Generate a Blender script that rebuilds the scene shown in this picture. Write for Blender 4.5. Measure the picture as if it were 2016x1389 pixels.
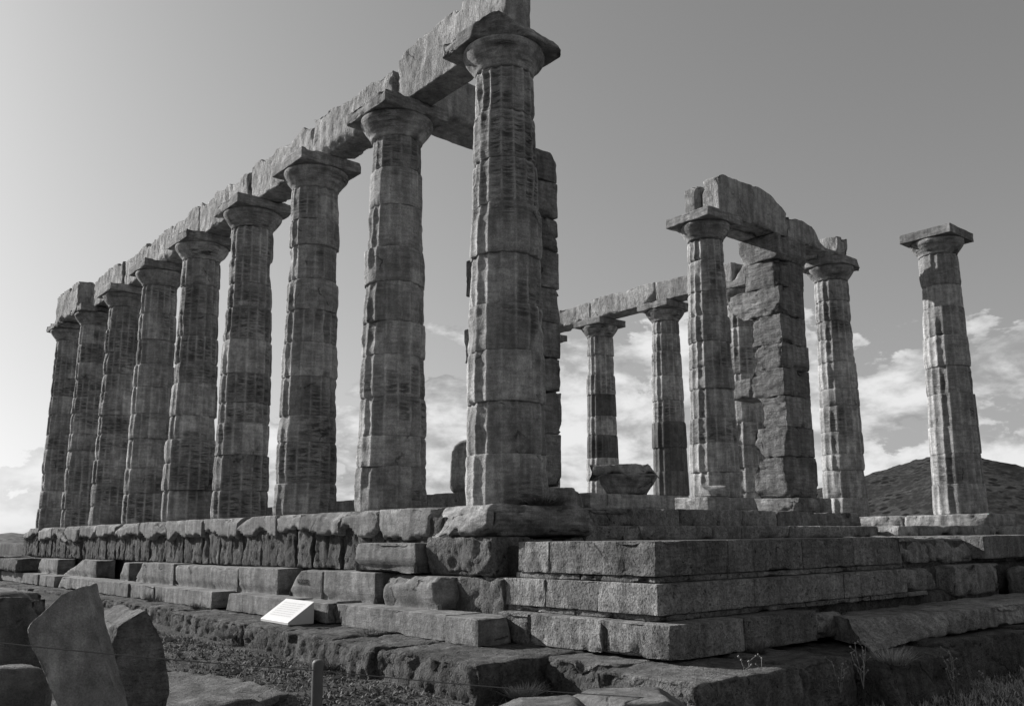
import bpy, math, random
import numpy as np

for o in list(bpy.data.objects):
    bpy.data.objects.remove(o, do_unlink=True)
scene = bpy.context.scene
COL = scene.collection
random.seed(7)
R_ = np.random.RandomState(11)

# ------------------------------------------------------------------ camera
CAM = np.array([-6.9847, -8.558, -0.3664])
YAW, PITCH, ROLL, FOC = 0.7157, 0.1733, -0.0098, 1777.8564
PCX, PCY = 1008 + 42.55, 694.5 + 49.94
fw = np.array([math.sin(YAW) * math.cos(PITCH), math.cos(YAW) * math.cos(PITCH), math.sin(PITCH)])
rr = np.array([math.cos(YAW), -math.sin(YAW), 0.0])
uu = np.cross(rr, fw)
rt = rr * math.cos(ROLL) + uu * math.sin(ROLL)
up = -rr * math.sin(ROLL) + uu * math.cos(ROLL)
cd = bpy.data.cameras.new('camera')
cam = bpy.data.objects.new('camera', cd)
COL.objects.link(cam)
from mathutils import Matrix
M = Matrix(((rt[0], up[0], -fw[0], CAM[0]), (rt[1], up[1], -fw[1], CAM[1]), (rt[2], up[2], -fw[2], CAM[2]), (0, 0, 0, 1)))
cam.matrix_world = M
cd.sensor_width = 36
cd.lens = FOC / 2016 * 36
cd.shift_x = -42.55 / 2016
cd.shift_y = 49.94 / 2016
cd.clip_start = 0.1
cd.clip_end = 40000
scene.camera = cam

# ------------------------------------------------------------------ light
SUN_AZ = math.radians(110)      # math angle from +X
SUN_EL = math.radians(27)
SKY_STRENGTH = 0.052
SUN_STRENGTH = 5.0
sd = bpy.data.lights.new('sun', 'SUN')
sd.energy = SUN_STRENGTH
sd.angle = math.radians(0.53)
sd.color = (1.0, 0.985, 0.97)
so = bpy.data.objects.new('sun', sd)
COL.objects.link(so)
from mathutils import Vector
sdir = Vector((math.cos(SUN_AZ) * math.cos(SUN_EL), math.sin(SUN_AZ) * math.cos(SUN_EL), math.sin(SUN_EL)))
so.rotation_euler = sdir.to_track_quat('Z', 'Y').to_euler()
so.location = (0, 0, 30)

world = bpy.data.worlds.new('World')
scene.world = world
world.use_nodes = True
nt = world.node_tree
nt.nodes.clear()


def N(tree, typ, **kw):
    n = tree.nodes.new(typ)
    for k, v in kw.items():
        if k.startswith('i_'):
            n.inputs[k[2:].replace('_', ' ')].default_value = v
        else:
            setattr(n, k, v)
    return n


def mathn(tree, op, a, b=None, clamp=False):
    n = tree.nodes.new('ShaderNodeMath')
    n.operation = op
    n.use_clamp = clamp
    for i, v in enumerate((a, b)):
        if v is None:
            continue
        if isinstance(v, (int, float)):
            n.inputs[i].default_value = v
        else:
            tree.links.new(v, n.inputs[i])
    return n.outputs[0]


def smap(tree, v, a, b, c=0.0, d=1.0, smooth=True):
    n = tree.nodes.new('ShaderNodeMapRange')
    n.interpolation_type = 'SMOOTHSTEP' if smooth else 'LINEAR'
    tree.links.new(v, n.inputs[0])
    for i, x in enumerate((a, b, c, d)):
        n.inputs[i + 1].default_value = x
    return n.outputs[0]


def mixv(tree, f, a, b):
    # scalar mix
    n = tree.nodes.new('ShaderNodeMix')
    n.data_type = 'FLOAT'
    for i, v in ((0, f), (2, a), (3, b)):
        if isinstance(v, (int, float)):
            n.inputs[i].default_value = v
        else:
            tree.links.new(v, n.inputs[i])
    return n.outputs[0]


def noise(tree, vec, scale, detail=6, rough=0.55, dist=0.0):
    n = tree.nodes.new('ShaderNodeTexNoise')
    n.inputs['Scale'].default_value = scale
    n.inputs['Detail'].default_value = detail
    n.inputs['Roughness'].default_value = rough
    n.inputs['Distortion'].default_value = dist
    tree.links.new(vec, n.inputs['Vector'])
    return n.outputs['Fac']


def mapping(tree, vec, scale=(1, 1, 1), loc=(0, 0, 0)):
    n = tree.nodes.new('ShaderNodeMapping')
    n.inputs['Scale'].default_value = scale
    n.inputs['Location'].default_value = loc
    tree.links.new(vec, n.inputs['Vector'])
    return n.outputs[0]


sky = nt.nodes.new('ShaderNodeTexSky')
sky.sky_type = 'NISHITA'
sky.sun_disc = False
sky.sun_elevation = SUN_EL
sky.sun_rotation = math.pi / 2 - SUN_AZ
sky.air_density = 1.0
sky.dust_density = 1.5
sky.ozone_density = 1.0
sep = nt.nodes.new('ShaderNodeSeparateColor')
nt.links.new(sky.outputs[0], sep.inputs[0])
# black-and-white film: orange-ish filter weights
bw = mathn(nt, 'ADD', mathn(nt, 'MULTIPLY', sep.outputs[0], 0.45), mathn(nt, 'ADD', mathn(nt, 'MULTIPLY', sep.outputs[1], 0.40), mathn(nt, 'MULTIPLY', sep.outputs[2], 0.15)))
bw = mathn(nt, 'MULTIPLY', mathn(nt, 'POWER', bw, 0.76), 2.2)    # paper contrast of the print
tc = nt.nodes.new('ShaderNodeTexCoord')
gen = tc.outputs['Generated']
sx = nt.nodes.new('ShaderNodeSeparateXYZ')
nt.links.new(gen, sx.inputs[0])
zc = mathn(nt, 'MAXIMUM', sx.outputs[2], 0.0)
# cloud deck seen obliquely: low in the sky, towers of cumulus further round to the north
cv = mapping(nt, gen, (1.0, 1.0, 2.3), (0.37, 1.9, 0.2))
big = noise(nt, cv, 5.4, 10, 0.58, 0.2)
fine = noise(nt, mapping(nt, gen, (1, 1, 2.0), (4, 2, 7)), 11.0, 9, 0.62, 0.25)
dens = mathn(nt, 'ADD', mathn(nt, 'MULTIPLY', big, 0.62), mathn(nt, 'MULTIPLY', fine, 0.38))
# density threshold grows with elevation; east-north side has taller clouds
side = smap(nt, sx.outputs[0], 0.05, 0.7, 0.0, 1.0)
topz = mathn(nt, 'ADD', mathn(nt, 'MULTIPLY', side, 0.19), 0.09)
rel = mathn(nt, 'DIVIDE', zc, topz)
thr = mathn(nt, 'ADD', mathn(nt, 'MULTIPLY', mathn(nt, 'POWER', rel, 2.0), 0.15), 0.435)
cl = mathn(nt, 'SUBTRACT', dens, thr)
cmask = mathn(nt, 'MULTIPLY', smap(nt, cl, 0.0, 0.022), smap(nt, side, 0.0, 0.4, 0.28, 1.0))
shade = noise(nt, mapping(nt, gen, (1, 1, 2.6), (9, 1, 3)), 7.0, 7, 0.6, 0.2)
cbright = mathn(nt, 'MULTIPLY', smap(nt, mathn(nt, 'ADD', mathn(nt, 'MULTIPLY', cl, 2.5), shade), 0.38, 0.82), 7.5)
cbright = mathn(nt, 'ADD', cbright, 5.0)
skyv = mixv(nt, mathn(nt, 'MULTIPLY', cmask, 0.9), bw, cbright)
bg = nt.nodes.new('ShaderNodeBackground')
bg.inputs['Strength'].default_value = SKY_STRENGTH
nt.links.new(skyv, bg.inputs['Color'])
wo = nt.nodes.new('ShaderNodeOutputWorld')
nt.links.new(bg.outputs[0], wo.inputs[0])

scene.render.engine = 'CYCLES'
scene.view_settings.view_transform = 'Standard'
scene.view_settings.look = 'None'
scene.view_settings.exposure = 0.43
scene.view_settings.gamma = 1.0
scene.view_settings.use_curve_mapping = False


# ------------------------------------------------------------------ measuring helper: where the line of sight meets a real plane
def at(px, py, axis, val):
    d = fw + (px - PCX) / FOC * rt - (py - PCY) / FOC * up
    t = (val - CAM[axis]) / d[axis]
    return CAM + d * t


# ------------------------------------------------------------------ numpy noise
def _h(ix, iy, iz, seed):
    h = (ix.astype(np.int64) * 374761393 + iy.astype(np.int64) * 668265263 + iz.astype(np.int64) * 2147483647 + seed * 974634777) & 0xFFFFFFFF
    h = ((h ^ (h >> 13)) * 1274126177) & 0xFFFFFFFF
    h = h ^ (h >> 16)
    return (h & 0xFFFF).astype(np.float64) / 32767.5 - 1.0


def vn(p, seed=0):
    i = np.floor(p)
    f = p - i
    f = f * f * (3 - 2 * f)
    i = i.astype(np.int64)
    x, y, z = i[:, 0], i[:, 1], i[:, 2]
    u, v, w = f[:, 0], f[:, 1], f[:, 2]
    def L(a, b, t):
        return a + (b - a) * t
    return L(L(L(_h(x, y, z, seed), _h(x + 1, y, z, seed), u), L(_h(x, y + 1, z, seed), _h(x + 1, y + 1, z, seed), u), v),
             L(L(_h(x, y, z + 1, seed), _h(x + 1, y, z + 1, seed), u), L(_h(x, y + 1, z + 1, seed), _h(x + 1, y + 1, z + 1, seed), u), v), w)


def fbm(p, octs=3, seed=0, gain=0.5):
    s = np.zeros(len(p))
    a = 1.0
    t = 0.0
    for k in range(octs):
        s += a * vn(p * (2.03 ** k) + k * 17.3, seed + k)
        t += a
        a *= gain
    return s / t


def sstep(a, b, x):
    t = np.clip((x - a) / (b - a), 0, 1)
    return t * t * (3 - 2 * t)


# ------------------------------------------------------------------ mesh + object helpers
LOCS = {}


def mkmesh(name, V, quads=None, tris=None, smooth=True, attr=None):
    me = bpy.data.meshes.new(name)
    nq = 0 if quads is None else len(quads)
    ntr = 0 if tris is None else len(tris)
    me.vertices.add(len(V))
    me.vertices.foreach_set('co', np.asarray(V, dtype=np.float32).ravel())
    loops = []
    if nq:
        loops.append(np.asarray(quads, dtype=np.int32).ravel())
    if ntr:
        loops.append(np.asarray(tris, dtype=np.int32).ravel())
    lp = np.concatenate(loops)
    me.loops.add(len(lp))
    me.loops.foreach_set('vertex_index', lp)
    me.polygons.add(nq + ntr)
    st = np.concatenate([np.arange(nq) * 4, nq * 4 + np.arange(ntr) * 3]).astype(np.int32)
    me.polygons.foreach_set('loop_start', st)
    me.polygons.foreach_set('use_smooth', np.full(nq + ntr, smooth, dtype=bool))
    if attr is not None:
        a = me.attributes.new('stain', 'FLOAT', 'POINT')
        a.data.foreach_set('value', np.asarray(attr, dtype=np.float32))
    me.update(calc_edges=True)
    return me


def link(name, me, loc, mat=None, parent=None):
    o = bpy.data.objects.new(name, me)
    COL.objects.link(o)
    if mat:
        me.materials.append(mat)
    loc = np.array(loc, dtype=float)
    LOCS[o.name] = loc
    if parent is not None:
        o.parent = parent
        o.location = loc - LOCS[parent.name]
    else:
        o.location = loc
    return o


def tag(o, label, cat, group=None):
    o['label'] = label
    o['category'] = cat
    if group:
        o['group'] = group
    return o


def thing(name, loc, label, cat, group=None):
    o = bpy.data.objects.new(name, None)
    COL.objects.link(o)
    o.empty_display_size = 0.3
    o.location = loc
    LOCS[o.name] = np.array(loc, dtype=float)
    return tag(o, label, cat, group)


# ------------------------------------------------------------------ materials (all greys: the photograph is black and white)
def g(v):
    return (v, v, v, 1)


def stone_mat(name, base=0.28, dark=0.10, striae=0.5, pits=0.3, bump=0.5, blotch=0.5, grain=60.0, toolmarks=0.0, var=0.12, pock=0.2):
    m = bpy.data.materials.new(name)
    m.use_nodes = True
    t = m.node_tree
    t.nodes.clear()
    out = t.nodes.new('ShaderNodeOutputMaterial')
    p = t.nodes.new('ShaderNodeBsdfPrincipled')
    p.inputs['Roughness'].default_value = 0.92
    p.inputs['Specular IOR Level'].default_value = 0.18
    t.links.new(p.outputs[0], out.inputs[0])
    co = t.nodes.new('ShaderNodeTexCoord')
    oi = t.nodes.new('ShaderNodeObjectInfo')
    vm = t.nodes.new('ShaderNodeVectorMath')
    vm.operation = 'ADD'
    t.links.new(co.outputs['Object'], vm.inputs[0])
    cb = t.nodes.new('ShaderNodeCombineXYZ')
    for k, s in enumerate((37.0, 91.0, 53.0)):
        t.links.new(mathn(t, 'MULTIPLY', oi.outputs['Random'], s), cb.inputs[k])
    t.links.new(cb.outputs[0], vm.inputs[1])
    P = vm.outputs[0]
    big = noise(t, P, 1.7, 8, 0.62, 0.3)
    strv = mapping(t, P, (1.2, 1.2, 9.0))
    st = noise(t, strv, 3.0, 8, 0.65, 0.35)
    fine = noise(t, P, grain, 4, 0.65)
    mid = noise(t, P, 9.0, 8, 0.7)
    vor = t.nodes.new('ShaderNodeTexVoronoi')
    vor.inputs['Scale'].default_value = 26
    t.links.new(P, vor.inputs['Vector'])
    pit = smap(t, vor.outputs['Distance'], 0.02, 0.34)
    pit = mathn(t, 'MAXIMUM', pit, smap(t, mid, 0.66, 0.5))
    # colour
    bl = smap(t, big, 0.36, 0.68)
    c = mixv(t, mathn(t, 'MULTIPLY', bl, blotch), base, mathn(t, 'ADD', 0.0, base * 0.55))
    c = mathn(t, 'MULTIPLY', c, mixv(t, striae, 1.0, smap(t, st, 0.3, 0.7, 0.75, 1.22)))
    c = mathn(t, 'MULTIPLY', c, smap(t, mid, 0.3, 0.7, 0.72, 1.24))
    c = mathn(t, 'MULTIPLY', c, smap(t, fine, 0.3, 0.7, 0.79, 1.19))
    rain = noise(t, mapping(t, P, (5.5, 5.5, 0.7)), 1.3, 6, 0.6, 0.2)
    c = mathn(t, 'MULTIPLY', c, smap(t, rain, 0.34, 0.66, 0.74, 1.2))
    veil = noise(t, P, 0.8, 5, 0.6, 0.5)
    c = mathn(t, 'MULTIPLY', c, smap(t, veil, 0.38, 0.62, 0.78, 1.18))
    c = mathn(t, 'MULTIPLY', c, mixv(t, pits, 1.0, smap(t, pit, 0, 1, 0.55, 1.0)))
    c = mathn(t, 'MULTIPLY', c, smap(t, oi.outputs['Random'], 0, 1, 1 - var, 1 + var, False))
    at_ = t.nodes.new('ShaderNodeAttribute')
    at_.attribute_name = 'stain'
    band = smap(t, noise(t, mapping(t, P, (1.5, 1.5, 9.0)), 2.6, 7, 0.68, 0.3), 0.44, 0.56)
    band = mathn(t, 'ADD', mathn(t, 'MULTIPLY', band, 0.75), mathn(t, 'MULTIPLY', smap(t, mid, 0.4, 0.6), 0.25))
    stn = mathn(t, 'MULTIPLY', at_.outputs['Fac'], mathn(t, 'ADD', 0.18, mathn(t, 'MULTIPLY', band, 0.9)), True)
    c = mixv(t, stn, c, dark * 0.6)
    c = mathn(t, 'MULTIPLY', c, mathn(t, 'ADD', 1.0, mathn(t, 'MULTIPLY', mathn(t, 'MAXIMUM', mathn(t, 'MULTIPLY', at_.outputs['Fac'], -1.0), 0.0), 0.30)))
    lic = smap(t, noise(t, P, 4.5, 9, 0.7, 0.6), 0.60, 0.68)
    c = mixv(t, mathn(t, 'MULTIPLY', lic, 0.55 * blotch), c, dark)
    cv_ = t.nodes.new('ShaderNodeTexVoronoi')
    cv_.feature = 'DISTANCE_TO_EDGE'
    cv_.inputs['Scale'].default_value = 0.9
    wob = t.nodes.new('ShaderNodeVectorMath'); wob.operation = 'ADD'
    nn2 = t.nodes.new('ShaderNodeTexNoise'); nn2.inputs['Scale'].default_value = 3.0; nn2.inputs['Detail'].default_value = 5
    t.links.new(P, nn2.inputs['Vector'])
    scl = t.nodes.new('ShaderNodeVectorMath'); scl.operation = 'SCALE'; scl.inputs['Scale'].default_value = 0.35
    t.links.new(nn2.outputs['Color'], scl.inputs[0])
    t.links.new(P, wob.inputs[0]); t.links.new(scl.outputs[0], wob.inputs[1])
    t.links.new(wob.outputs[0], cv_.inputs['Vector'])
    crk = mathn(t, 'MULTIPLY', smap(t, cv_.outputs['Distance'], 0.014, 0.004), smap(t, big, 0.57, 0.61))
    c = mathn(t, 'MULTIPLY', c, mathn(t, 'SUBTRACT', 1.0, mathn(t, 'MULTIPLY', crk, 0.5)))
    pk = smap(t, noise(t, P, 34.0, 3, 0.6, 0.3), 0.36, 0.50)
    c = mathn(t, 'MULTIPLY', c, mixv(t, pock * 0.35, 1.0, smap(t, pk, 0, 1, 0.5, 1.04)))
    hol = smap(t, noise(t, P, 15.0, 4, 0.6, 0.2), 0.30, 0.36)
    c = mathn(t, 'MULTIPLY', c, mixv(t, min(1.0, pock * 1.2), 1.0, smap(t, hol, 0, 1, 0.35, 1.0)))
    t.links.new(c, p.inputs['Base Color'])
    # bump
    hgt = mathn(t, 'ADD', mathn(t, 'MULTIPLY', st, 0.55 * striae), mathn(t, 'MULTIPLY', mid, 0.8))
    hgt = mathn(t, 'ADD', hgt, mathn(t, 'MULTIPLY', fine, 0.40))
    hgt = mathn(t, 'ADD', hgt, mathn(t, 'MULTIPLY', pit, pits * 0.8))
    hgt = mathn(t, 'ADD', hgt, mathn(t, 'MULTIPLY', pk, pock * 0.55))
    hgt = mathn(t, 'ADD', hgt, mathn(t, 'MULTIPLY', hol, pock * 0.8))
    if toolmarks:
        tm = noise(t, mapping(t, P, (6, 17, 7)), 1.6, 7, 0.72, 0.5)
        hgt = mathn(t, 'ADD', hgt, mathn(t, 'MULTIPLY', tm, toolmarks * 2.2))
    hgt = mathn(t, 'SUBTRACT', hgt, mathn(t, 'MULTIPLY', crk, 0.6))
    b = t.nodes.new('ShaderNodeBump')
    b.inputs['Strength'].default_value = 1.0
    b.inputs['Distance'].default_value = 0.03 * bump
    t.links.new(hgt, b.inputs['Height'])
    t.links.new(b.outputs[0], p.inputs['Normal'])
    return m


MARBLE = stone_mat('weathered_marble', base=0.36, dark=0.08, striae=0.8, pits=0.2, bump=0.85, blotch=0.6, var=0.08, pock=0.12)
MARBLE_RUBBED = stone_mat('clean_marble', base=0.215, dark=0.1, striae=0.6, pits=0.15, bump=0.7, blotch=0.45, pock=0.05)
BEAM = stone_mat('rough_marble', base=0.42, dark=0.13, striae=0.2, pits=0.3, bump=1.1, blotch=0.35, toolmarks=0.8, pock=0.3)
POROS = stone_mat('poros_stone', base=0.20, dark=0.05, striae=0.1, pits=0.4, bump=1.3, blotch=0.6, toolmarks=0.6, pock=0.8)
POROS_DARK = stone_mat('dark_poros', base=0.17, dark=0.035, striae=0.1, pits=0.4, bump=1.7, blotch=0.6, toolmarks=0.9, pock=0.9)
STEP = stone_mat('step_poros', base=0.32, dark=0.06, striae=0.08, pits=0.4, bump=1.15, blotch=0.5, toolmarks=0.4, var=0.2, pock=0.75)
PIER = stone_mat('layered_marble', base=0.29, dark=0.08, striae=1.0, pits=0.2, bump=2.2, blotch=0.6, pock=0.1)
ROCK = stone_mat('field_rock', base=0.21, dark=0.045, striae=0.25, pits=0.3, bump=1.1, blotch=0.8, grain=110.0, toolmarks=0.25, pock=0.15)
ROCK_PALE = stone_mat('pale_field_rock', base=0.36, dark=0.09, striae=0.15, pits=0.2, bump=0.8, blotch=0.6, grain=110.0, pock=0.1)
SLATE = stone_mat('schist', base=0.19, dark=0.07, striae=0.9, pits=0.2, bump=2.2, blotch=0.5)


def plain_mat(name, v, rough=0.8, spec=0.2, metallic=0.0, ns=0.1):
    m = bpy.data.materials.new(name)
    m.use_nodes = True
    t = m.node_tree
    p = t.nodes['Principled BSDF']
    p.inputs['Roughness'].default_value = rough
    p.inputs['Specular IOR Level'].default_value = spec
    p.inputs['Metallic'].default_value = metallic
    co = t.nodes.new('ShaderNodeTexCoord')
    n = noise(t, co.outputs['Object'], 14.0, 6, 0.6)
    t.links.new(mathn(t, 'MULTIPLY', smap(t, n, 0.3, 0.7, 1 - ns, 1 + ns), v), p.inputs['Base Color'])
    return m


# ------------------------------------------------------------------ weathered block
def grid_coords(L, res, r):
    n = max(1, int(round((L - 2 * r) / res)))
    mid = list(np.linspace(r, L - r, n + 1))
    if L > 8 * r and (L - 2 * r) / n > 3 * r:
        mid = [r, r * 2.4] + mid[1:-1] + [L - r * 2.4, L - r]
    return np.array([0.0, r * 0.45] + mid + [L - r * 0.45, L])


def box_surface(lo, hi, res, r):
    L = hi - lo
    r = min(r, 0.3 * L.min())
    cs = [grid_coords(L[k], res, r) + lo[k] for k in range(3)]
    Vs = []
    Qs = []
    off = 0
    for ax in range(3):
        a, b = [(1, 2), (2, 0), (0, 1)][ax]
        A, B = np.meshgrid(cs[a], cs[b], indexing='ij')
        for s in (0, 1):
            V = np.zeros((A.size, 3))
            V[:, a] = A.ravel()
            V[:, b] = B.ravel()
            V[:, ax] = (lo if s == 0 else hi)[ax]
            na, nb = len(cs[a]), len(cs[b])
            i, j = np.meshgrid(np.arange(na - 1), np.arange(nb - 1), indexing='ij')
            q = np.stack([i * nb + j, (i + 1) * nb + j, (i + 1) * nb + j + 1, i * nb + j + 1], -1).reshape(-1, 4)
            if s == 0:
                q = q[:, ::-1]
            Vs.append(V)
            Qs.append(q + off)
            off += len(V)
    V = np.concatenate(Vs)
    Q = np.concatenate(Qs)
    key = np.round(V * 20000).astype(np.int64)
    _, idx, inv = np.unique(key, axis=0, return_index=True, return_inverse=True)
    inv = inv.ravel()
    return V[idx], inv[Q], r


SEED = [100]


def block(name, lo, hi, mat, parent=None, res=0.08, r=0.02, amp=0.006, freq=5.0, chip=0.04, cuts=(), warp=None, jag=0.0,
          face=None, aniso=(1, 1, 1), rot=0.0, stain=0.0, rebate=None):
    """stone block between two world corners with worn edges; face={'-x':(amp,freq)} roughens single faces"""
    SEED[0] += 1
    sd_ = SEED[0]
    lo = np.minimum(np.array(lo, float), np.array(hi, float)); hi = np.maximum(lo, np.array(hi, float))
    P, Q, r = box_surface(lo, hi, res, r)
    q = np.clip(P, lo + r, hi - r)
    d = P - q
    ln = np.linalg.norm(d, axis=1, keepdims=True)
    n = d / np.maximum(ln, 1e-9)
    dist = np.sort(np.stack([np.minimum(P[:, k] - lo[k], hi[k] - P[:, k]) for k in range(3)], 1), axis=1)
    P0 = P.copy()
    P = q + n * r
    an = np.array(aniso)
    D = amp * fbm(P * freq * an, 4, sd_) + amp * 0.5 * fbm(P * 1.3, 2, sd_ + 50)
    if face:
        for k, (fa, ff) in face.items():
            ax = 'xyz'.index(k[1])
            sg = -1 if k[0] == '-' else 1
            wgt = np.clip(n[:, ax] * sg, 0, 1) ** 2
            D += wgt * fa * (fbm(P * ff * an, 4, sd_ + 9, 0.6))
    P = P + n * D[:, None]
    if chip > 0:
        e = np.exp(-(dist[:, 1] / 0.045) ** 1.5)
        c = np.maximum(0, fbm(P0 * 5.0, 4, sd_ + 3, 0.6) - 0.03) * chip * 2.0
        big = sstep(0.55, 0.8, vn(P0 * 2.3, sd_ + 5)) * chip * 1.6 * np.exp(-(dist[:, 1] / 0.10) ** 2)
        P = P - n * ((c * e + big)[:, None])
    if rebate:      # (z limit, depth) recessed band on the -x side (and -y side)
        zl, dp = rebate
        m = sstep(zl + 0.012, zl - 0.012, P[:, 2])
        P[:, 0] += m * dp * np.clip(-n[:, 0], 0, 1)
        P[:, 1] += m * dp * np.clip(-n[:, 1], 0, 1)
    if jag:
        f = np.clip((P0[:, 2] - lo[2]) / (hi[2] - lo[2]), 0, 1) ** 2
        k = fbm(P0 * np.array([1.2, 1.2, 0.01]) * 1.6, 2, sd_ + 21) * 0.7 + 0.55 * np.sign(vn(P0 * np.array([1.0, 1.0, 0.0]) * 3.2, sd_ + 22)) * np.abs(vn(P0 * np.array([1.0, 1.0, 0.0]) * 3.2, sd_ + 22)) ** 0.5 * 0.6 + 0.3 * fbm(P0 * 9, 2, sd_ + 23)
        P[:, 2] += f * jag * (k - 0.35)
    if warp is not None:
        P = warp(P)
    for c in cuts:
        nn = np.array(c[0], float)
        nn /= np.linalg.norm(nn)
        ca = c[2] if len(c) > 2 else 0.02
        s = (P - np.array(c[1], float)) @ nn + ca * fbm(P * 4.0, 4, sd_ + 31, 0.6)
        P = P - nn * np.maximum(s, 0)[:, None] * 0.995
    base = np.array([(lo[0] + hi[0]) / 2, (lo[1] + hi[1]) / 2, lo[2]])
    if rot:
        cc, ss = math.cos(rot), math.sin(rot)
        X = P - base
        P = base + np.stack([X[:, 0] * cc - X[:, 1] * ss, X[:, 0] * ss + X[:, 1] * cc, X[:, 2]], 1)
    sa = np.full(len(P), stain)
    me = mkmesh(name, P - base, quads=Q, attr=sa)
    return link(name, me, base, mat, parent)


# ------------------------------------------------------------------ column
def drum_mesh(cx, cy, z0, z1, Rf, seed, nseg=128, dz=0.055, worn=0.5, fd=0.032, dirt=0.6, dr=0.0, crisp=False):
    h = z1 - z0
    nz = max(5, int(h / dz))
    zz = np.concatenate([[0, 0.008], np.linspace(0.022, h - 0.022, nz), [h - 0.008, h]])
    th = np.linspace(0, 2 * math.pi, nseg, endpoint=False)
    T, Z = np.meshgrid(th, zz)
    T = T.ravel(); Z = Z.ravel()
    fl = T * 16 / (2 * math.pi)
    u = fl - np.floor(fl)
    Rb = Rf(z0 + Z) + dr
    X0 = np.stack([np.cos(T) * Rb, np.sin(T) * Rb, z0 + Z], 1)
    w = sstep(-0.1, 0.5, fbm(X0 * 2.4, 3, seed) + (worn - 0.5) * 1.0) * 0.85
    if crisp:
        w *= 0.15
    flute = 1 - (2 * u - 1) ** 2
    r = Rb - fd * (flute * (1 - w) + 0.75 * w)
    er = 0.0 if crisp else 1.0
    r -= er * np.maximum(0, fbm(X0 * 1.9, 3, seed + 7) - 0.20) * 0.10
    r += er * 0.010 * fbm(X0 * np.array([2.2, 2.2, 16]), 3, seed + 11, 0.6)
    r += 0.006 * fbm(X0 * 12, 3, seed + 12, 0.6)
    ed = np.minimum(Z, h - Z)
    chipn = np.maximum(0, fbm(X0 * np.array([4, 4, 1.0]), 3, seed + 15) + 0.15)
    r -= (0.010 + 0.05 * chipn * er) * np.exp(-(ed / 0.022) ** 1.3)
    ox, oy = (R_.rand(2) - 0.5) * 0.016
    V = np.stack([np.cos(T) * r + ox, np.sin(T) * r + oy, Z], 1)
    nr = len(zz)
    i, j = np.meshgrid(np.arange(nr - 1), np.arange(nseg), indexing='ij')
    jn = (j + 1) % nseg
    Q = np.stack([i * nseg + j, i * nseg + jn, (i + 1) * nseg + jn, (i + 1) * nseg + j], -1).reshape(-1, 4)
    nv = len(V)
    V = np.concatenate([V, [[0, 0, 0], [0, 0, h]]])
    j = np.arange(nseg)
    t1 = np.stack([np.full(nseg, nv), (j + 1) % nseg, j], 1)
    t2 = np.stack([np.full(nseg, nv + 1), (nr - 1) * nseg + j, (nr - 1) * nseg + (j + 1) % nseg], 1)
    # dark crust sitting in the hollows of the flutes, in short panels
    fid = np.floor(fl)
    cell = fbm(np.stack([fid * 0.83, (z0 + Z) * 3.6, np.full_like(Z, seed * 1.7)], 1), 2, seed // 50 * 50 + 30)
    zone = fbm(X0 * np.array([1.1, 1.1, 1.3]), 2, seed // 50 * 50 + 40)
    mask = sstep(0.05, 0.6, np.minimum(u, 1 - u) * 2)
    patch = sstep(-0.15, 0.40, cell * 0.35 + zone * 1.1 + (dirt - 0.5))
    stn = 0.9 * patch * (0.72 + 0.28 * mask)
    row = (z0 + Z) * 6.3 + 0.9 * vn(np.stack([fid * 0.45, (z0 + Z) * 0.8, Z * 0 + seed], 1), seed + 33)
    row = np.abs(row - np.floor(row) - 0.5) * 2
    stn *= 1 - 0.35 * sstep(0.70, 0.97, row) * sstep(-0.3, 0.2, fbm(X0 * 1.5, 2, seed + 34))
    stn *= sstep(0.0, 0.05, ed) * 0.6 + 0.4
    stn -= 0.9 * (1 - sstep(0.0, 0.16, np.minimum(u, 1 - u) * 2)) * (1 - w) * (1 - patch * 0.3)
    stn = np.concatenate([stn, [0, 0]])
    return mkmesh('drum', V, quads=Q, tris=np.concatenate([t1, t2]), attr=stn)


def lathe(name, prof, seed, nseg=112, amp=0.006, dents=0.03):
    prof = np.array(prof, float)
    # resample
    s = np.concatenate([[0], np.cumsum(np.linalg.norm(np.diff(prof, axis=0), axis=1))])
    ss = np.linspace(0, s[-1], max(len(prof) * 2, int(s[-1] / 0.022)))
    pr = np.interp(ss, s, prof[:, 0]); pz = np.interp(ss, s, prof[:, 1])
    th = np.linspace(0, 2 * math.pi, nseg, endpoint=False)
    T, I = np.meshgrid(th, np.arange(len(ss)))
    T = T.ravel(); I = I.ravel()
    Rr = pr[I]; Z = pz[I]
    X = np.stack([np.cos(T) * Rr, np.sin(T) * Rr, Z], 1)
    d = amp * fbm(X * np.array([4, 4, 10]) + seed, 4, seed) - np.maximum(0, fbm(X * 2.2 + seed, 3, seed + 5) - 0.15) * dents * 3
    Rr = np.maximum(Rr + d, 0.02)
    V = np.stack([np.cos(T) * Rr, np.sin(T) * Rr, Z], 1)
    nr = len(ss)
    i, j = np.meshgrid(np.arange(nr - 1), np.arange(nseg), indexing='ij')
    jn = (j + 1) % nseg
    Q = np.stack([i * nseg + j, i * nseg + jn, (i + 1) * nseg + jn, (i + 1) * nseg + j], -1).reshape(-1, 4)
    nv = len(V)
    V = np.concatenate([V, [[0, 0, pz[0]], [0, 0, pz[-1]]]])
    j = np.arange(nseg)
    t1 = np.stack([np.full(nseg, nv), (j + 1) % nseg, j], 1)
    t2 = np.stack([np.full(nseg, nv + 1), (nr - 1) * nseg + j, (nr - 1) * nseg + (j + 1) % nseg], 1)
    st = np.clip(fbm(np.concatenate([X, X[:2]]) * np.array([3, 3, 9]), 3, seed + 8) * 1.2 + 0.3, 0, 0.9)
    return mkmesh(name, V, quads=Q, tris=np.concatenate([t1, t2]), attr=st)


AW = 0.5544
NCOL = [0]


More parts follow.
